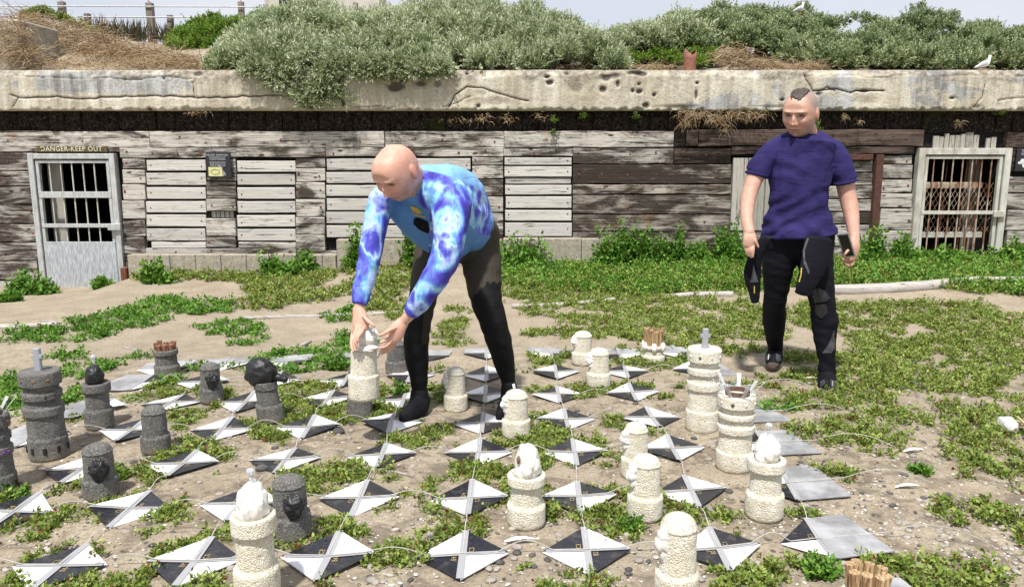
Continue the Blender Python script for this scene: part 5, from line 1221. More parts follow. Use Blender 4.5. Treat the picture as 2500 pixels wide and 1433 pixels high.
GRP = {'w': 'white concrete chess pieces', 'd': 'dark grey concrete chess pieces'}
def lump(name, c, r, mat, parent, nz=.28, sc=2.2, n=30, m=20, sq=None):
    r = Vector(r) if not isinstance(r, float) else Vector((r, r, r))
    b_ = MB(); b_.ell(c, r, n, m, nz=nz, sc=sc); return b_.build(name, mat, parent, None, True)
def pawn(col, u, vb, vt, rp, label, side=0, lumpy=True, ring=.37, tilt=(0, 0), name='chess_pawn'):
    c, r, h = place(u, vb, vt, rp); e = empty(name, c, label, 'chess piece', GRP[col]); q = .83
    prof = [(.001, .002), (r * .9, 0), (r, .012), (r * .995, h * ring - .008), (r * .96, h * ring), (r * q, h * ring + .003), (r * q * .96, h * .85), (r * q * 1.0, h * .858), (r * q * .98, h * .875), (r * .74, h * .885), (r * .72, h * .92), (r * .62, h * .955), (r * .42, h * .985), (r * .2, h * .997), (.001, h)]
    lathe('body', c, prof, MATP[col], e, tilt=tilt)
    if side:
        for k in range(3 if lumpy else 1):
            zz = h * (.80 - .10 * k) if col == 'w' else h * (.62 - .05 * k)
            yy = -.25 if col == 'w' else -.8; xx = side * ((.66, .74, .64)[k] if col == 'w' else .42)
            rr = r * (.42, .46, .36)[k] if col == 'w' else r * (.46 - .06 * k)
            if col == 'w': rv = (rr * .8, rr * .8, h * .10)
            else: rv = (rr * 1.1, rr * .7, rr * 1.15)
            lump('plaster_lump' if col == 'w' else 'charred_lump', (c.x + r * xx + tilt[0] * zz, c.y + r * yy, c.z + zz), rv, 'plaster_white' if col == 'w' else 'char_black', e, nz=.3 if col == 'w' else .6, sc=2.2 if col == 'w' else 3.5, n=36, m=24)
    return e, c, r, h
def ringed(col, u, vb, vcol, rp, label, name, h_mult=1.0, tilt=(0, 0), ring=.42, q=.82, top=.98):
    """base drum + shaft + collar; vcol is the top rim of the collar"""
    c, r, h = place(u, vb, vcol, rp); e = empty(name, c, label, 'chess piece', GRP[col]); T = r * top
    prof = [(.001, .002), (r * .92, 0), (r, .012), (r, h * ring - .01), (r * .96, h * ring), (r * q, h * ring + .003), (r * q * .97, h * .80), (T, h * .815), (T, h * .985), (T * .95, h), (T * .72, h * .995), (T * .70, h * .97), (.001, h * .97)]
    lathe('body', c, prof, MATP[col], e, tilt=tilt); return e, c, r, h
# -------- white pieces
def king(col, u, vb, vt, rp, label, tilt=(0, 0), crown=False, name='chess_king'):
    c, r, h = place(u, vb, vt, rp); r *= .93; e = empty(name, c, label, 'chess piece', GRP[col]); s = .92 if col == 'w' else .93
    B_ = [(.001, .002), (r * .95, 0), (r, .012), (r, h * .235), (r * .97, h * .25), (r * s, h * .255), (r * s * .97, h * .50), (r, h * .51), (r * 1.01, h * .60), (r * .96, h * .605), (r * s * .95, h * .61), (r * s * .94, h * .685), (r * .99, h * .695), (r * 1.0, h * .765), (r * .95, h * .77), (r * s * .93, h * .775), (r * s * .93, h * .84), (r * 1.03, h * .85), (r * 1.03, h * .985), (r * .99, h), (.001, h)]
    lathe('body', c, B_, MATP[col], e, n=84, tilt=tilt)
    for k in range(9):
        an = RAD(-90 + (k - 4) * 40 + 12); z = h * .92; rr = r * 1.03
        p = Vector((c.x + rr * math.cos(an) + tilt[0] * z, c.y + rr * math.sin(an), c.z + z))
        b_ = MB(); b_.ell(p - Vector((math.cos(an), math.sin(an), 0)) * r * .07, (r * .12, r * .12, r * .13), 12, 8); b_.build('window', 'dead_brown' if col == 'd' else 'pebble_dark' if k % 3 == 0 else 'shell_ivory', e, None, True)
    for k in range(12):
        an = RAD(-90 + (k - 6) * 30 + 10); z = h * .73; rr = r * .985
        p = Vector((c.x + rr * math.cos(an) + tilt[0] * z, c.y + rr * math.sin(an), c.z + z)); b_ = MB(); b_.ell(p - Vector((math.cos(an), math.sin(an), 0)) * r * .05, (r * .08, r * .08, h * .016), 8, 6); b_.build('window', 'void_shade' if col == 'd' else 'pebble_pale', e, None, True)
    if col == 'd':
        for k in range(6):
            an = RAD(-90 + (k - 3) * 38 + 20); z = h * .13; p = Vector((c.x + r * .97 * math.cos(an), c.y + r * .97 * math.sin(an), c.z + z)); b_ = MB(); b_.box((p.x - r * .08, p.y - r * .08, p.z - h * .035), (p.x + r * .08, p.y + r * .08, p.z + h * .035)); b_.build('window', 'void_shade', e)
    tp = Vector((c.x + tilt[0] * h, c.y, c.z + h))
    if not crown:
        m = MB(); w_ = r * .26; m.box((tp.x - w_ * .7, tp.y - w_ * .5, tp.z - .005), (tp.x + w_ * .7, tp.y + w_ * .5, tp.z + r * 1.25), .004)
        m.box((tp.x - w_ * 1.15, tp.y - w_ * .45, tp.z + r * .66), (tp.x + w_ * 1.15, tp.y + w_ * .45, tp.z + r * .90), .003); m.build('cross', 'resin', e)
    else:
        m = MB(); pts = [(tp.x + r * .66 * math.cos(t), tp.y + r * .66 * math.sin(t), tp.z + .010) for t in np.linspace(0, 6.2832, 25)]
        vs = []; fs = []
        for k, p in enumerate(pts): vs += [(p[0], p[1], tp.z - .002), (p[0], p[1], tp.z + .022), (tp.x + (p[0] - tp.x) * .95, tp.y + (p[1] - tp.y) * .95, tp.z + .022), (tp.x + (p[0] - tp.x) * .95, tp.y + (p[1] - tp.y) * .95, tp.z - .002)]
        for k in range(24): fs += [(k * 4, k * 4 + 4, k * 4 + 5, k * 4 + 1), (k * 4 + 1, k * 4 + 5, k * 4 + 6, k * 4 + 2), (k * 4 + 2, k * 4 + 6, k * 4 + 7, k * 4 + 3)]
        m.add(vs, fs); m.build('crown_band', 'rust_band', e)
        for k in range(7):
            an = k * 2 * math.pi / 7 + .35; a = Vector((tp.x + r * .72 * math.cos(an), tp.y + r * .72 * math.sin(an), tp.z - .004)); d = Vector((math.cos(an) * .75, math.sin(an) * .75, 1)).normalized(); L = r * random.uniform(.8, 1.35)
            sd = Vector((-math.sin(an), math.cos(an), 0)); m = MB(); m.add([a - sd * r * .09, a + sd * r * .09, a + d * L + sd * r * .12, a + d * L - sd * r * .12, a - sd * r * .09 + d.cross(sd) * .004, a + sd * r * .09 + d.cross(sd) * .004, a + d * L + sd * r * .12 + d.cross(sd) * .004, a + d * L - sd * r * .12 + d.cross(sd) * .004],
                  [(0, 1, 2, 3), (7, 6, 5, 4), (0, 4, 5, 1), (1, 5, 6, 2), (2, 6, 7, 3), (3, 7, 4, 0)]); m.build('crown_spike', 'plastic', e)
    return e, c, r, h
king('w', 1712, 1062, 842, 43, 'tall white tower-shaped piece with a clear cross on top')
king('w', 1791, 1160, 952, 49, 'tall white tower-shaped piece crowned with a rusty band and clear spikes', crown=True, name='chess_queen')
def finial(c, z, r, e, mat='plastic'):
    m = MB(); m.tube([(c.x, c.y, z), (c.x, c.y, z + r * .5)], r * .09, 8); m.ell((c.x, c.y, z + r * .62), (r * .2, r * .2, r * .17), 10, 8, nz=.1); m.build('finial', mat, e, None, True)
def bishop(u, vb, vcol, rp, label, hb=1.5, fin=True, lean=0.0):
    e, c, r, h = ringed('w', u, vb, vcol, rp, label, 'chess_bishop'); z = c.z + h * .97
    rr = r * .70
    lump('plaster_head', (c.x + lean, c.y, z + rr * .72 * hb * .8), (rr * .92, rr * .92, rr * hb), 'plaster_white', e, nz=.24, sc=2.0, n=44, m=30)
    for k in range(5):
        an = RAD(-150 + k * 55); lump('plaster_fold', (c.x + lean + rr * .62 * math.cos(an), c.y + rr * .62 * math.sin(an), z + rr * (.35 + .3 * (k % 3))), (rr * .42, rr * .42, rr * .6), 'plaster_white', e, nz=.3, sc=2.4, n=22, m=16)
    if fin: finial(c, z + rr * hb * 1.45, r, e)
    return e, c, r, h
bishop(1864, 1280, 1105, 48, 'white piece with a domed plaster head and clear knob, nearest the bare metal sheet', 1.25)
bishop(631, 1500, 1235, 57, 'big white piece at the bottom edge with a plaster head and clear knob', 1.45)
e, c, r, h = bishop(1285, 1298, 1142, 47, 'white piece with a hollow-eyed plaster head, right of the centre tiles', 1.55, False, .004)
lump('dark_hollow', (c.x - r * .42, c.y - r * .50, c.z + h + r * .95), (r * .10, r * .13, r * .22), 'dead_brown', e, nz=.2)
for a in [(1573, 1280, 1098, 44, 'white piece in front of its twin, left of the domed-head piece', -1), (1550, 1176, 1022, 36, 'white piece half hidden behind another, lump on its left side', -1), (1650, 1500, 1236, 55, 'largest white piece in the foreground, cut off by the bottom edge', -1),
          (1260, 1075, 944, 35, 'white piece standing directly right of the bending man\'s foot', -1), (1113, 1010, 890, 29, 'white piece between the bending man\'s feet', -1), (1461, 952, 844, 30, 'white piece on the right of the back pair', -1), (1422, 895, 804, 27, 'small white piece on the left of the back pair', -1)]:
    pawn('w', *a[:5], side=a[5], lumpy=True)
def rook(col, u, vb, vt, rp, label, sticks, smat, sh=.75, sr=.15):
    e, c, r, h = ringed(col, u, vb, vt, rp, label, 'chess_rook', ring=.42, q=.86, top=.96)
    tp = c.z + h * .97
    for k in range(sticks):
        an = k * 2 * math.pi / sticks + .3; rr = r * .62; a = Vector((c.x + rr * math.cos(an), c.y + rr * math.sin(an), tp)); L = r * sh * random.uniform(.75, 1.15)
        MB().tube([a, a + Vector((math.cos(an) * .06, math.sin(an) * .06, 1)) * L * .5, a + Vector((math.cos(an) * .1, math.sin(an) * .1, 1)) * L], r * sr, 9).build('stake', smat, e, a)
    return e, c, r, h
e, c, r, h = rook('w', 1594, 890, 836, 29, 'white piece topped with a ring of wooden stakes at the back of the board', 11, 'stake', 1.35, .17)
for k in range(6): an = k * 1.05 + .4; lump('plaster_lump', (c.x + r * .86 * math.cos(an), c.y + r * .86 * math.sin(an), c.z + h * .92), (r * .26, r * .26, r * .4), 'plaster_white', e, nz=.2)
rook('w', 2110, 1545, 1418, 62, 'white piece with wooden stakes on top peeking in at the bottom edge', 8, 'stake', 1.0, .235)
# held piece
hc = W(888, 972, 3.66); e = empty('chess_bishop', hc, 'white piece with a crumpled plaster head, held above the ground by the bending man', 'chess piece', GRP['w'])
hr = 37 * px(hc); hh = W(888, 852, 3.66).z - hc.z
lathe('body', hc, [(.001, .002), (hr * .9, 0), (hr, .01), (hr * 1.0, hh * .48), (hr * .96, hh * .495), (hr * .86, hh * .5), (hr * .84, hh * .97), (hr * .8, hh), (.001, hh)], 'white_foam_concrete', e, tilt=(.04, 0))
tp = Vector((hc.x + .04 * hh, hc.y, hc.z + hh))
lump('plaster_head', (tp.x + .004, tp.y, tp.z + .045), (hr * .82, hr * .72, .062), 'plaster_white', e, nz=.34, sc=2.4, n=44, m=30)
lump('plaster_fold', (tp.x - hr * .35, tp.y - hr * .45, tp.z + .040), (hr * .32, hr * .3, .052), 'plaster_white', e, nz=.3, sc=2); lump('plaster_fold', (tp.x + hr * .1, tp.y - hr * .1, tp.z + .012), (hr * .98, hr * .9, .020), 'plaster_white', e, nz=.25, sc=3)
m = MB(); a = W(906, 826, 3.64); m.add([W(905, 800, 3.62), W(914, 797, 3.62), W(928, 820, 3.60), W(924, 826, 3.60), W(908, 824, 3.62)], [(0, 1, 2, 3, 4)]); m.build('plastic_flap', 'plastic', e)
# -------- dark pieces
king('d', 122, 1135, 893, 55, 'tall dark grey tower-shaped piece with a grey cross on top', tilt=(-.02, 0))
e, c, r, h = king('d', 0, 1225, 1000, 52, 'dark tower-shaped piece with purple bits cut off by the left edge', crown=True, name='chess_queen', tilt=(-.02, 0))
for k in range(7): an = RAD(-90 + (k - 3) * 17 + 25); MB().ell((c.x + r * 1.0 * math.cos(an), c.y + r * 1.0 * math.sin(an), c.z + h * .555), (r * .09, r * .06, h * .022), 8, 6).build('purple_stud', 'purple_bit', e)
m = MB(); m.tube([(c.x + r * .40 + r * .15 * math.cos(t), c.y - r * .95, c.z + h * .15 + r * .24 * math.sin(t)) for t in np.linspace(0, 6.2832, 18)], r * .04, 6, False); m.build('shell_ring', 'shell_ivory', e, None, True)
def charhead(u, vb, vcol, rp, label, hr_=(.62, .6, .85), off=0, beak=False, tilt=(0, 0), name='chess_bishop', top=.98):
    e, c, r, h = ringed('d', u, vb, vcol, rp, label, name, tilt=tilt, top=top); z = c.z + h * .95; cx = c.x + tilt[0] * h
    lump('charred_head', (cx + off * r, c.y - r * .1, z + r * hr_[2] * .75), (r * hr_[0], r * hr_[1], r * hr_[2]), 'char_black', e, nz=.22, sc=2.4, n=44, m=30)
    if beak:
        b_ = Blob(); b_.tube([((cx + r * .3, c.y, z + r * .5), r * .5, r * .4), ((cx + r * .95, c.y, z + r * .42), r * .34, r * .3), ((cx + r * 1.5, c.y, z + r * .25), r * .27, r * .22)], vd=(0, 1, 0)); b_.fin('charred_snout', 'char_black', e, .005, 2, disp=lambda V, N: .005 * fbm(V, 40, 3))
    return e, c, r, h
e, c, r, h = charhead(244, 1055, 925, 37, 'dark grey piece with a black charred dome under a clear knob'); finial(Vector((c.x, c.y, 0)), c.z + h + r * 1.30, r, e)
charhead(664, 1038, 922, 34, 'dark grey piece leaning left under a black charred horse-like head', (1.15, .9, 1.1), -.2, True, (-.12, 0), 'chess_knight', .86)
rook('d', 409, 926, 846, 32, 'dark grey piece topped with rusty brown stakes', 8, 'rusty_stake', .62, .21)
for a in [(382, 1115, 981, 38, 'plain dark grey piece with no lump, between two diamond tiles', 0), (248, 1230, 1070, 47, 'dark grey piece with a black lump on its right, nearest the left tower', 1), (712, 1330, 1145, 51, 'dark grey piece with a black lump behind the big white piece', 1),
          (518, 990, 879, 30, 'small dark grey piece with a black lump near its top', 1), (968, 917, 824, 27, 'dark grey piece right behind the bending man\'s hands', 0), (879, 1026, 880, 31, 'dark grey piece standing behind the held white one, only its base in view', 0)]:
    pawn('d', *a[:5], side=a[5], lumpy=True)
# ================================================================== TILES
TC = {(5,0):(1755,1345),(4,0):(1433,1350),(3,0):(1130,1360),(2,0):(802,1366),(1,0):(476,1378),(0,0):(147,1388),(-1,0):(-190,1400),
(5,1):(1687,1203),(4,1):(1413,1218),(3,1):(1148,1222),(2,1):(878,1222),(1,1):(590,1235),(0,1):(318,1247),(-1,1):(35,1255),
(5,2):(1642,1100),(4,2):(1403,1110),(3,2):(1168,1110),(2,2):(933,1115),(1,2):(697,1128),(0,2):(447,1137),(-1,2):(200,1150),
(5,3):(1592,1024),(4,3):(1382,1029),(3,3):(1178,1037),(2,3):(957,1036),(1,3):(754,1048),(0,3):(543,1052),(-1,3):(322,1055),
(5,4):(1544,962),(4,4):(1363,966),(3,4):(1185,968),(2,4):(985,980),(1,4):(800,979),(0,4):(600,986),(-1,4):(418,987),
(5,5):(1528,910),(4,5):(1357,912),(3,5):(1188,917),(2,5):(1003,920),(1,5):(845,930),(0,5):(672,932),(-1,5):(495,936),
(4,6):(1345,866),(3,6):(1187,866),(5,6):(1512,868),(2,6):(1042,873),(1,6):(868,876),(0,6):(700,888),(-1,6):(545,893),
(6,0):(2000,1322),(6,1):(1925,1186),(6,2):(1866,1086),(6,3):(1806,1012),(6,4):(1738,952),(6,5):(1700,904),(6,6):(1655,864),
(-2,3):(92,1066),(-2,4):(232,1002),(-2,5):(345,938),(-2,2):(-60,1162),(-2,6):(400,903),(6,-1):(2130,1490)}
FAR_T = {}
def tile(i, j):
    u, v = TC[(i, j)]; c = G(u, v); z0 = c.z + .013
    def nb(a, b_): 
        return G(*TC[(a, b_)]) if (a, b_) in TC else None
    L_, R_, U_, D_ = nb(i - 1, j), nb(i + 1, j), nb(i, j + 1), nb(i, j - 1)
    dx = ((R_ - L_) if (R_ and L_) else (R_ - c) if R_ else (c - L_) if L_ else Vector((1, 0, 0))).normalized()
    dy = ((U_ - D_) if (U_ and D_) else (U_ - c) if U_ else (c - D_) if D_ else Vector((0, 1, 0))).normalized()
    dx.z = 0; dy.z = 0; h = .155; rz = lambda s=.012: random.uniform(-.004, s)
    ctr = Vector((c.x, c.y, z0 - .002))
    pr = ctr + dx * h; pl = ctr - dx * h; pu = ctr + dy * h; pd = ctr - dy * h
    pr.z += rz(); pl.z += rz(); pu.z += rz(.016); pd.z += rz(.008)
    if (i, j) == (2, 3): ctr.z += .02; pl.z += .015
    edge = 'metal' if (i >= 6 or i <= -2 or j >= 6) else None
    par = (i + j) % 2 == 0
    pos = {(-2): 'left edge', 6: 'right edge'}.get(i)
    col_n = 8 - (i + 1) if i >= -1 else 0
    nm = 'diamond tile of white and black triangles'
    rowtxt = ['nearest', 'second', 'third', 'fourth', 'fifth', 'sixth', 'farthest', ][j] if j >= 0 else 'lowest'
    coltxt = {-2: 'far left', -1: 'first', 0: 'second', 1: 'third', 2: 'fourth', 3: 'fifth', 4: 'sixth', 5: 'seventh', 6: 'far right'}[i]
    lab = f"{nm}, {coltxt} of the {rowtxt} row" if not edge else f"tile with a bare metal half, {coltxt} of the {rowtxt} row"
    t = empty('board_tile', ctr, lab, 'tile', 'diamond tiles of the game board')
    th = Vector((0, 0, -.004))
    def panel(pts, mat, name='panel'):
        n = len(pts); vs = [p for p in pts] + [p + th for p in pts]
        fs = [tuple(range(n)), tuple(range(2 * n - 1, n - 1, -1))] + [(a, (a + 1) % n + 0, n + (a + 1) % n, n + a) for a in range(n)]
        mesh_obj(name, vs, fs, mat, t)
    g = .0035
    quads = {'UL': (pl, pu, (-1, 1)), 'UR': (pu, pr, (1, 1)), 'LR': (pr, pd, (1, -1)), 'LL': (pd, pl, (-1, -1))}
    black = {'UL', 'LR'} if par else {'UR', 'LL'}
    met = set()
    if i >= 6: met = {'UR', 'LR'}
    if i <= -2: met = {'UL', 'LL'}
    if j >= 6: met = {'UL', 'UR'}
    for k, (a, b_, s_) in quads.items():
        o_ = dx * g * s_[0] + dy * g * s_[1]
        if k not in met: panel([ctr + o_, a + o_ * .7, b_ + o_ * .7], 'tile_black' if k in black else 'tile_white')
    if met:
        if i >= 6: P_ = [pd, pd + dx * .24 + dy * .0, pu + dx * .16, pu]
        elif i <= -2: P_ = [pu, pu - dx * .16, pd - dx * .22, pd]
        else: P_ = [pl + dy * .0, pr, pr + dy * .155, pl + dy * .155]
        if i in (6, -2) and j >= 6: P_ = [pl, pd - dx * .0 + dy * .0, pd + dx * (.2 if i > 0 else -.2), pu + dx * (.2 if i > 0 else -.2), pu]; P_ = [pl, pr, pr + dy * .155, pl + dy * .155]
        panel([p.copy() for p in P_], 'aluminium_sheet', 'metal_sheet')
    if not (j >= 6 and i in (-2,)):
        up = Vector((0, 0, .003))
        def strip(a, b_, w_):
            d = (b_ - a).normalized(); s_ = Vector((-d.y, d.x, 0)) * w_
            mm = ctr + up
            mesh_obj('tape', [a + up + s_, a + up - s_, mm - s_, mm + s_, b_ + up - s_, b_ + up + s_], [(0, 1, 2, 3), (3, 2, 4, 5)], 'tape', t)
        strip(pl * .97 + pr * .03, pr * .97 + pl * .03, .010) if not met else None
        strip(pd, pu, .0125)
    # printed square names, gold on black and grey on white
    if j <= 4 and not (met and j > 2):
        up = 'CDEFGH'[max(0, j)]; lo = 'BCDEFG'[max(0, j)]; nl, nr_ = 7 - i, 6 - i
        tx = {'UL': f'{up}{nl}', 'UR': f'{up}{nr_}', 'LL': f'{lo}{nl}', 'LR': f'{lo}{nr_}'}
        gold, grey = [], []
        for k, s_ in tx.items():
            if k in met or '0' in s_: continue
            sx_, sy_ = quads[k][2]; o_ = ctr + dx * (.030 * sx_) + dy * (.026 * sy_)
            q1, q2 = quads[k][0], quads[k][1]; nn = (q1 - ctr).cross(q2 - ctr).normalized(); nn = nn if nn.z > 0 else -nn
            if s_ not in FAR_T: FAR_T[s_] = text_mesh(s_, .026)
            vs, fs = FAR_T[s_]; P3 = []
            for w_ in vs:
                # text reads along the column direction
                p = o_ + dx * (-w_.y) * sx_ * -1 * -1 + dy * (w_.x); 
                p.z = ctr.z - ((p.x - ctr.x) * nn.x + (p.y - ctr.y) * nn.y) / nn.z + .0012; P3.append(p)
            (gold if k in black else grey).append((P3, fs))
        for a_, m_ in ((gold, 'gold_print'), (grey, 'grey_print')):
            for P3, fs in a_: MB().add(P3, fs).build('square_name', m_, t)
    return dict(l=pl, r=pr, u=pu, d=pd, c=ctr)
TP = {k: tile(*k) for k in TC}
# cords between neighbouring tiles, arching clear of the ground
for j in range(0, 7):
    m = MB(); ks = sorted(i for i in range(-2, 7) if (i, j) in TP); pts = []
    for a, b_ in zip(ks[:-1], ks[1:]):
        if b_ != a + 1: continue
        A, B_ = TP[(a, j)]['r'], TP[(b_, j)]['l']; A0 = A - (A - TP[(a, j)]['l']) * .12; B0 = B_ + (TP[(b_, j)]['r'] - B_) * .12; hgt = random.uniform(.022, .045)
        pts += [A0 + (B0 - A0) * t + Vector((0, 0, .004 + hgt * math.sin(math.pi * t) ** 1.2)) for t in np.linspace(0, 1, 11)] + [TP[(b_, j)]['c'] + Vector((0, 0, .006))]
    if ks[-1] == 6 and j <= 4:
        A = TP[(6, j)]['r'] + Vector((.10, 0, 0)); q = A + Vector((.34, -.10 + .05 * random.random(), 0)); pts += [A + (q - A) * t + Vector((0, random.uniform(-.004, .004), .01 + .05 * math.sin(math.pi * t))) for t in np.linspace(0, 1, 10)]
    m.tube(pts, .0017, 6); o = m.build('cord', 'cord_white'); tag(o, f"arching white cord joining the tiles of the {['nearest','second','third','fourth','fifth','sixth','farthest'][j]} row", 'cord', 'cords between the tiles')
for i in range(-1, 7):
    m = MB(); js = sorted(j for j in range(0, 7) if (i, j) in TP); pts = [TP[(i, js[0])]['c'] + Vector((0, 0, .0062))]
    for a, b_ in zip(js[:-1], js[1:]):
        A, B_ = TP[(i, a)]['u'], TP[(i, b_)]['d']; pts += [A + (B_ - A) * t + Vector((random.uniform(-.002, .002), 0, .004 + .018 * math.sin(math.pi * t))) for t in np.linspace(-.05, 1.05, 8)] + [TP[(i, b_)]['c'] + Vector((0, 0, .0062))]
    m.tube(pts, .0016, 5); o = m.build('string', 'string_clear'); tag(o, f"clear string joining the {['first','second','third','fourth','fifth','sixth','seventh','far right'][i+1]} line of tiles front to back", 'string', 'strings between the tiles')

# ================================================================== LOG, EDGING, DEBRIS
def log(pts, r, label, name='log', mat='log_wood', flat=1.0):
    P_ = [G(u, v) for u, v in pts]; P_ = [p + Vector((0, 0, r * .45)) for p in P_]; C = catmull([tuple(p) for p in P_], 8); m = MB(); m.tube([tuple(p + np.array([0, .012 * vnoise(p[None] * 3)[0], .010 * vnoise(p[None] * 4 + 5)[0]])) for p in C], [r * (1 + .12 * vnoise(p[None] * 5)[0]) for p in C], 12)
    o = m.build(name, mat, None, None, True); tag(o, label, 'log'); return o
log([(1960, 716), (2080, 714), (2240, 708), (2360, 696), (2560, 692)], .055, 'long bleached log lying in the weeds behind the standing man')
log([(1250, 752), (1330, 748), (1430, 742), (1500, 736)], .025, 'thin pale timber half buried right of the bending man', 'timber_strip')
log([(1640, 728), (1700, 724), (1790, 722)], .03, 'thin pale timber half buried left of the standing man', 'timber_strip')
log([(590, 782), (700, 776), (850, 770), (1000, 764)], .018, 'thin grey timber strip in the sand left of the bending man', 'timber_strip')
log([(0, 800), (60, 800), (140, 796)], .022, 'grey driftwood strip in the sand at the left edge', 'timber_strip')
for k, (u0, v0, u1, v1, r, lb) in enumerate([(930, 1150, 1010, 1165, .006, 'thin brown stick right of the central tile'), (735, 845, 760, 835, .010, 'small pale driftwood chip left of the bending man'), (100, 785, 150, 790, .008, 'twig of driftwood on the bare sand at the left'), (300, 850, 345, 860, .008, 'driftwood chip beyond the dark stake-topped piece')]):
    a, b_ = G(u0, v0), G(u1, v1); a.z += r * .6; b_.z += r * .6; m = MB(); m.tube([a, (a + b_) / 2 + Vector((.004, .006, .002)), b_], [r, r * 1.1, r * .5], 7); tag(m.build('driftwood_stick', 'log_wood', None, None, True), lb, 'driftwood')
# large feathers
def feather(u, v, L, ang, label=None, dark=False, parent=None):
    p = G(u, v); d = Vector((math.cos(ang), math.sin(ang), .03)); s_ = Vector((-d.y, d.x, 0)); vs = []; n = 9
    for k in range(n):
        t = k / (n - 1); w_ = L * .11 * math.sin(math.pi * min(1, .12 + t * .9)) ; q = p + d * L * t + Vector((0, 0, .012 + .012 * math.sin(3 * t))); vs += [q - s_ * w_ + Vector((0, 0, -.004)), q, q + s_ * w_ + Vector((0, 0, -.004))]
    fs = []
    for k in range(n - 1): fs += [(3 * k, 3 * k + 1, 3 * k + 4, 3 * k + 3), (3 * k + 1, 3 * k + 2, 3 * k + 5, 3 * k + 4)]
    return vs, fs
for u, v, L, an, mt, lb in [(2196, 937, .20, -.75, 'pebble_dark', 'dark grey feather lying on the weeds right of the standing man'), (2205, 1106, .10, .1, 'gull_white', 'white feather on the right, beyond the bare sand'), (1960, 926, .12, -.5, 'shell_ivory', 'pale feather left of the standing man\'s front boot'), (1225, 1278, .0, 0, '', ''), (2185, 1193, .10, 0, 'gull_white', 'thin white feather on bare sand at the right'), (1232, 1326, .11, .05, 'gull_white', 'white feather in front of the white piece with hollow eye')]:
    if L == 0: continue
    vs, fs = feather(u, v, L, an); m = MB().add(vs, fs); tag(m.build('feather', mt), lb, 'feather', 'feathers on the ground')
# dead bird at the right edge
c = G(2455, 1052); e = empty('bird_carcass', c, 'remains of a white and grey bird at the right edge of the ground', 'dead bird')
lump('wing', (c.x, c.y, c.z + .03), (.036, .07, .046), 'carcass_feather', e, nz=.3, sc=1.6, n=36, m=24)
b_ = MB()
for k in range(46):
    a = Vector((c.x + .06 + random.uniform(-.02, .09), c.y + random.uniform(-.06, .05), c.z + random.uniform(.0, .04))); d = Vector((random.gauss(0, 1), random.gauss(0, 1), random.uniform(-.1, .5))).normalized() * random.uniform(.02, .05); b_.tube([a, a + d * .5 + Vector((0, 0, .006)), a + d], random.uniform(.002, .004), 4)
b_.build('ragged_remains', 'dead_brown', e)
b_ = MB()
for k in range(9):
    a = Vector((c.x + .05 + random.uniform(0, .08), c.y + random.uniform(-.06, .05), c.z + .03)); d = Vector((random.gauss(0, 1), random.gauss(0, 1), random.uniform(0, .6))).normalized() * random.uniform(.04, .08); b_.tube([a, a + d], .003, 5)
b_.build('bone', 'bone', e)
# pebbles and shell bits
def scatter_stones(name, n, mat, smin, smax, regs, label, flat=.55):
    V, F = [], []; cnt = 0; base_v = None
    t_ = MB(); t_.ell((0, 0, 0), (1, 1, 1), 7, 5); bv = np.array(t_.v); bf = np.array([list(f) for f in t_.f])
    for k in range(n):
        u, v, ru, rv = regs[k % len(regs)]; p = G(u + random.uniform(-1, 1) * ru, v + random.uniform(-1, 1) * rv); s = smin + (smax - smin) * random.random() ** 3
        sc = np.array([s * random.uniform(.7, 1.4), s * random.uniform(.6, 1.1), s * flat * random.uniform(.5, 1.1)]); an = random.uniform(0, 6.28); q = bv * (1 + .25 * vnoise(bv * 1.7 + k))[:, None] * sc
        x = q[:, 0] * math.cos(an) - q[:, 1] * math.sin(an); y = q[:, 0] * math.sin(an) + q[:, 1] * math.cos(an); V.append(np.stack([x + p.x, y + p.y, q[:, 2] + p.z + sc[2] * .35], 1)); F.append(bf + cnt); cnt += len(bv)
    o = mesh_obj(name, np.concatenate(V), np.concatenate(F).astype(np.int32), mat, None, None, True); tag(o, label, 'pebbles', kind='stuff')
NEAR = [(1250, 1200, 1300, 230), (1250, 1330, 1250, 100), (1000, 1050, 1000, 100), (2150, 1150, 350, 250)]
scatter_stones('dark_pebbles', 700, 'pebble_dark', .004, .017, NEAR, 'scattered dark pebbles and charcoal bits on the near sand')
scatter_stones('pale_shell_bits', 3200, 'pebble_pale', .002, .009, NEAR, 'scattered pale shell bits on the near sand', .35)
scatter_stones('brown_stones', 2400, 'ground_stone', .003, .018, NEAR, 'scattered brown earth crumbs and stones on the near sand')
for u, v, s, lb in [(1120 + 660, 1202, .016, 'black pebble right of the gold lettered tile beside the domed piece'), (2312, 1212, .02, 'round dark stone on bare sand at the right'), (827, 1057, .03, 'brown stone lump by the tile left of the bending man'), (378, 1345 - 170, .016, 'black pebble right of the dark piece with the side lump'), (2422, 1018, .022, 'dark oval stone left of the dead bird'), (640, 1148, .028, 'black charred chip on the tile behind the big white piece'), (1940, 1308, .014, 'dark pebble in front of the bare metal tile')]:
    p = G(u, v); m = MB(); m.ell((p.x, p.y, p.z + s * .35), (s, s * .8, s * .6), 14, 10, nz=.25, sc=1.5); tag(m.build('stone', 'pebble_dark', None, None, True), lb, 'stone', 'loose stones')

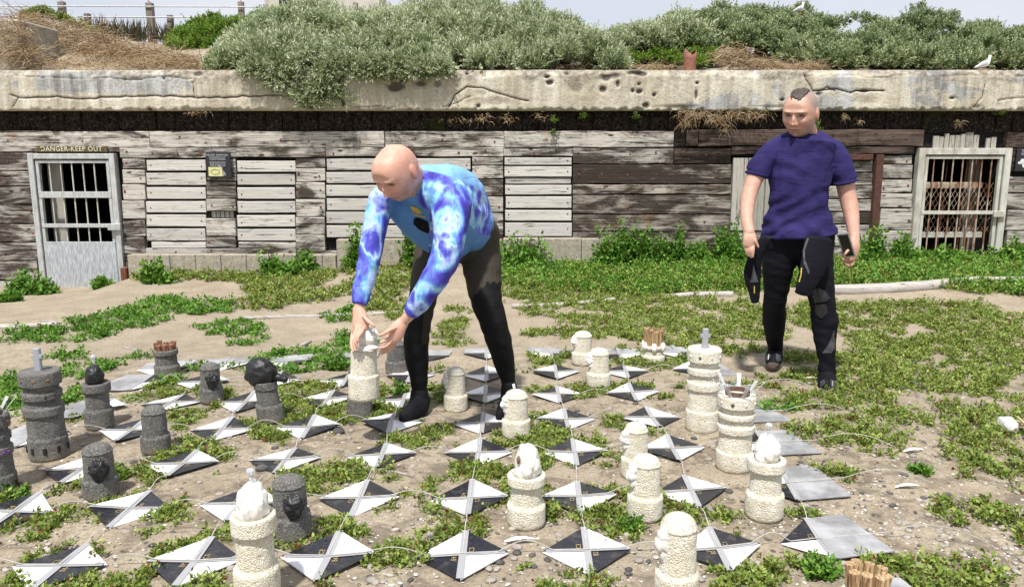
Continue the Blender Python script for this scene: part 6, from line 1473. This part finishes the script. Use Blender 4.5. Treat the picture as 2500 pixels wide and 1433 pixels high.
# ================================================================== WEEDS
def clumps(name, label, C, mat, parent=None, kind='stuff', cat='weeds'):
    """C: array rows x, y, z, radius, height, leaf length, n leaves, tint bias"""
    B, D, L, T = [], [], [], []
    for (x, y, z, R_, H, l, n, tb) in C:
        n = int(n); k = max(4, int(n / 11)); ca = RNG.uniform(0, 6.283, k); cr = R_ * np.sqrt(RNG.random(k)); ch = H * (1 - (cr / R_) ** 2 * .75) * RNG.uniform(.35, 1.15, k); ct = RNG.normal(0, .13, k)
        w_ = RNG.integers(0, k, n); along = RNG.random(n) ** .6
        px_ = cr[w_] * along * np.cos(ca[w_]) + RNG.normal(0, l * .42, n); py_ = cr[w_] * along * np.sin(ca[w_]) + RNG.normal(0, l * .42, n); pz_ = ch[w_] * (.25 + .75 * along) + RNG.normal(0, l * .22, n)
        B.append(np.stack([x + px_, y + py_, z + np.maximum(pz_, .003)], 1))
        o_ = np.stack([np.cos(ca[w_]), np.sin(ca[w_]), np.full(n, .7)], 1); D.append(unit(o_ * .55 + RNG.normal(0, .75, (n, 3)) + np.array([0, 0, .25])))
        L.append(l * RNG.uniform(.6, 1.25, n)); T.append(np.clip(.52 + tb + ct[w_] + .17 * RNG.normal(size=n) + .18 * (along - .5) + np.where(RNG.random(n) < .035, -.6, 0), 0, 1))
    B = np.concatenate(B); D = np.concatenate(D); L = np.concatenate(L); T = np.concatenate(T)
    S_ = unit(np.cross(D, np.array([0, 0, 1.0]) + RNG.normal(0, .45, D.shape)))
    o = leaves(name, B, D, S_, L, L * .62, T, mat, parent); 
    if kind: tag(o, label, cat, kind=kind)
    return o
def inreg(P_, regs):
    d = np.zeros(len(P_))
    for (u, v, ru, rv, k) in regs:
        c = G(u, v); s = px(c); rx = ru * s; ry = abs(G(u, v - rv).y - G(u, min(1600, v + rv)).y) / 2
        q = ((P_[:, 0] - c.x) / rx) ** 2 + ((P_[:, 1] - c.y) / ry) ** 2; d = np.maximum(d, k * np.clip(1.5 - q, 0, 1))
    return d
TILEC = np.array([[*G(*c_)][:2] for c_ in TC.values()])
AV = []    # trunks of the pieces, kept clear of leaves
for o_ in list(COL.objects):
    if o_.type == 'EMPTY' and o_.name.startswith('chess'): AV.append((o_.location.x, o_.location.y, .068))
AV = np.array(AV)
def scatter(n, x0, x1, y0, y1, regs, nzs=2.2, thr=.1, sharp=3.0, rr=(.05, .1), hh=.045, leaf=.02, nl=70, tb=0.0, tile_clear=.115, floor=0.0):
    X = RNG.uniform(x0, x1, n); Y = RNG.uniform(y0, y1, n); P_ = np.stack([X, Y, 0 * X], 1)
    d = np.maximum(inreg(P_, regs), floor); nz_ = fbm(P_, nzs, 4)
    keep = RNG.random(n) < np.clip((nz_ + (d - .5) * 1.5 - thr) * sharp, 0, 1) * (d > .02)
    dd = np.min(np.abs(P_[:, None, 0] - TILEC[None, :, 0]) + np.abs(P_[:, None, 1] - TILEC[None, :, 1]), axis=1); keep &= dd > tile_clear + .05
    dp = np.min(np.hypot(P_[:, None, 0] - AV[None, :, 0], P_[:, None, 1] - AV[None, :, 1]) - AV[None, :, 2], axis=1); keep &= dp > -.01
    out_ = []
    for x, y in P_[keep][:, :2]:
        R_ = random.uniform(*rr); out_.append((x, y, gz(x, y) - .004, R_, hh * random.uniform(.6, 1.4) * R_ / rr[1], leaf * random.uniform(.8, 1.2), nl * (R_ / rr[1]) ** 2 * random.uniform(.7, 1.2), tb + random.gauss(0, .07)))
    return out_
REG_OL = [(1500, 710, 330, 55, .95), (1640, 780, 380, 70, .8), (1600, 850, 330, 55, .62), (1380, 800, 170, 60, .62), (2200, 775, 420, 50, .85), (2350, 840, 330, 70, .9), (2200, 905, 350, 60, .78), (2320, 985, 330, 80, .8), (2080, 1000, 200, 70, .6), (2010, 1085, 130, 50, .6), (2210, 1080, 230, 60, .66), (2440, 1130, 140, 90, .85),
          (2440, 1290, 150, 90, .92), (2300, 1400, 260, 50, .85), (2050, 1165, 70, 35, .75), (2340, 1200, 80, 30, .4), (1700, 960, 180, 60, .5), (1430, 1000, 160, 60, .45), (1280, 880, 120, 40, .6), (1100, 800, 140, 60, .62), (1060, 880, 140, 50, .55), (700, 850, 500, 60, .36), (1340, 700, 180, 60, .8), (1800, 900, 110, 50, .45), (1960, 940, 90, 50, .45)]
REG_LEFT = [(540, 662, 210, 26, .95), (720, 690, 140, 30, .8), (860, 655, 200, 50, .75), (800, 700, 160, 40, .7), (650, 735, 90, 22, .85), (980, 700, 100, 60, .7), (600, 695, 60, 14, .5), (890, 740, 80, 25, .5)]
REG_BR = [(480, 752, 100, 24, 1.0), (380, 745, 80, 24, .8), (310, 778, 110, 26, .9), (200, 815, 120, 24, .9), (50, 820, 70, 18, .9), (570, 805, 90, 22, 1.0), (600, 832, 60, 16, .8), (720, 795, 60, 14, .3), (835, 770, 60, 20, .7), (250, 850, 110, 20, .6), (340, 825, 60, 16, .6), (750, 880, 130, 30, .95), (840, 850, 60, 34, 1.0), (640, 900, 90, 22, .6), (200, 905, 90, 26, .8), (120, 880, 100, 26, .7), (40, 1000, 60, 44, .9), (200, 960, 40, 30, .8),
          (40, 940, 60, 30, .7), (1900, 1010, 60, 30, .5), (340, 870, 50, 14, .6), (430, 940, 120, 20, .7), (500, 905, 40, 20, .4)]
REG_FAR = [(1900, 655, 760, 34, 1.0), (2350, 672, 360, 34, 1.0), (1400, 668, 230, 36, .95), (1650, 690, 260, 30, .9), (2150, 650, 360, 26, 1.0), (1300, 640, 120, 26, .9)]
nearC = scatter(12000, -2.6, 2.6, 1.95, 4.7, [(900, 1200, 1000, 320, .53), (600, 980, 700, 60, .60), (1350, 930, 700, 60, .55)], nzs=5.2, thr=.02, sharp=5, rr=(.02, .05), hh=.045, leaf=.0165, nl=85, tb=-.02)
clumps('ground_cover_near', 'small succulent weeds creeping between the tiles of the board', nearC, 'weed_leaf')
olC = scatter(17000, -.6, 5.6, 2.0, 8.2, REG_OL, nzs=4.0, thr=.17, sharp=6, rr=(.03, .075), hh=.065, leaf=.019, nl=85)
clumps('ground_cover_right', 'low olive green weeds spread over the sand on the right', olC, 'weed_leaf')
lfC = scatter(4200, -4.6, .4, 5.4, 8.9, REG_LEFT, nzs=3.2, thr=.04, sharp=5, rr=(.04, .10), hh=.09, leaf=.026, nl=90, tb=-.02)
clumps('ground_cover_back', 'patches of green weeds on the sand in front of the low kerb', lfC, 'weed_leaf')
brC = scatter(9000, -5.5, 1.8, 3.0, 8.2, REG_BR, nzs=3.6, thr=.0, sharp=5, rr=(.035, .09), hh=.07, leaf=.024, nl=90)
clumps('ground_cover_left', 'bright green weed patches on the sand at the left', brC, 'green_leaf')
faC = scatter(5200, -.4, 5.6, 6.9, 9.05, REG_FAR, nzs=1.9, thr=-.16, sharp=4, rr=(.06, .12), hh=.11, leaf=.030, nl=105, tb=.06)
clumps('ground_cover_far', 'dense green weeds filling the ground in front of the bunker at the right', [c_ for k, c_ in enumerate(faC) if k % 2], 'weed_leaf')
clumps('ground_cover_far', 'taller bright green weeds along the foot of the bunker at the right', [c_[:4] + (c_[4] * 1.25,) + c_[5:] for k, c_ in enumerate(faC) if not k % 2], 'green_leaf')
print('clumps', len(nearC), len(olC), len(lfC), len(brC), len(faC))
def weed(u, vb, w_, h_, label, mat='green_leaf', leaf=.035, n=260, Y=None, name='weed_plant', group='taller weeds by the wall'):
    p = G(u, vb) if Y is None else W(u, vb, Y)
    if Y is None and p.y > 8.85: p = W(u, vb, 8.85); p.z = gz(p.x, p.y)
    s = px(p); R_ = w_ * s / 2 * (1.35 if vb < 760 and Y is None else 1); H = (W(u, vb - h_, p.y).z - p.z) * 1.12; e = empty(name, p, label, 'weed', group); C = []
    for k in range(7): a = random.uniform(0, 6.28); q = R_ * .6 * random.random() ** .5; C.append((p.x + q * math.cos(a), p.y + q * .6 * math.sin(a), p.z - .01, R_ * .62, H * random.uniform(.6, 1.0), leaf, n / 5, random.gauss(0, .05)))
    clumps('foliage', None, C, mat, e, None)
    m = MB()
    for k in range(7): a = random.uniform(0, 6.28); m.tube([p, p + Vector((R_ * .4 * math.cos(a), R_ * .3 * math.sin(a), H * .7))], .004, 5)
    m.build('stem', 'olive_stem', e)['kind'] = 'stuff'
plain('olive_stem', (.08, .10, .03), .8)
for a in [(82, 718, 78, 62, 'leafy dark green weed left of the left cage door'), (20, 735, 50, 24, 'low weed at the left edge beside the wall'), (870, 588, 52, 40, 'round green weed growing on the raised kerb, left of the bending man\'s arm'), (1001, 590, 50, 46, 'round green weed on the kerb seen under the bending man\'s chest'), (1290, 618, 120, 50, 'low leafy weed right of the bending man\'s hip'), (1500, 610, 90, 82, 'tall leafy weed in the middle of the right hand bank'), (1565, 612, 80, 74, 'leafy weed next to the tallest one by the wall'), (1640, 612, 80, 56, 'leafy weed against the dark planks'),
          (1700, 620, 70, 40, 'low leafy weed halfway to the standing man'), (1770, 618, 100, 72, 'leafy weed behind the standing man\'s right hand'), (2120, 610, 90, 60, 'leafy weed right of the phone'), (2215, 612, 70, 50, 'leafy weed left of the right cage door'), (2300, 640, 110, 36, 'low leafy weed in front of the right cage door'), (2470, 618, 90, 34, 'low leafy weed at the right end of the wall'), (375, 690, 55, 56, 'upright bushy weed before the left end of the kerb'), (740, 632, 50, 22, 'small weed against the kerb left of its step'),
          (665, 618, 44, 16, 'tiny weed on top of the low kerb'), (700, 672, 60, 34, 'feathery weed in front of the low kerb'), (1925, 1000, 40, 16, 'small weed beyond the crowned white piece'), (820, 900, 90, 50, 'spreading dark green weed left of the bending man\'s hands'), (640, 905, 90, 40, 'spreading weed behind the leaning dark piece'), (1990, 1400, 120, 52, 'big leafed green weed on the metal tile at the bottom right'), (2250, 1150, 50, 22, 'dark leaved weed beyond the bare sand at the right'), (285, 1340 - 175, 50, 24, 'dark leaved weed before the dark piece with the side lump'), (30, 1215, 70, 26, 'round leaved green weed in front of the leftmost tower piece'), (975, 960, 44, 34, 'leafy weed between the held piece and the man\'s leg'), (1530, 1290, 70, 34, 'leafy weed between the two white pieces at the right'), (250, 690, 40, 16, 'low weed at the sill of the left cage door')]:
    weed(*a, n=(150 + a[2] * 3.2) * (3.4 if a[1] < 760 else 1.2), leaf=.050 if a[1] < 760 else .024)
for u, v, h_, lb in [(1350, 298, 22, 'sprig growing from the tarred timbers in the middle'), (1551, 290, 26, 'yellow green sprig under the roof edge'), (1425, 288, 18, 'small sprig on the tarred timbers left of the mossy ones'), (1866, 278, 34, 'green sprig under the roof edge left of the standing man\'s head'), (1995, 318, 34, 'green sprig behind the standing man\'s ear'), (2440, 280, 28, 'sprig under the roof edge at the right end'), (1350, 326, 14, 'grass sprig on the top plank')]:
    weed(u, v, h_ * 1.1, h_, lb, 'bright_bush_leaf', .022, 60, 9.12, 'wall_sprig', 'sprigs on the tarred timbers')
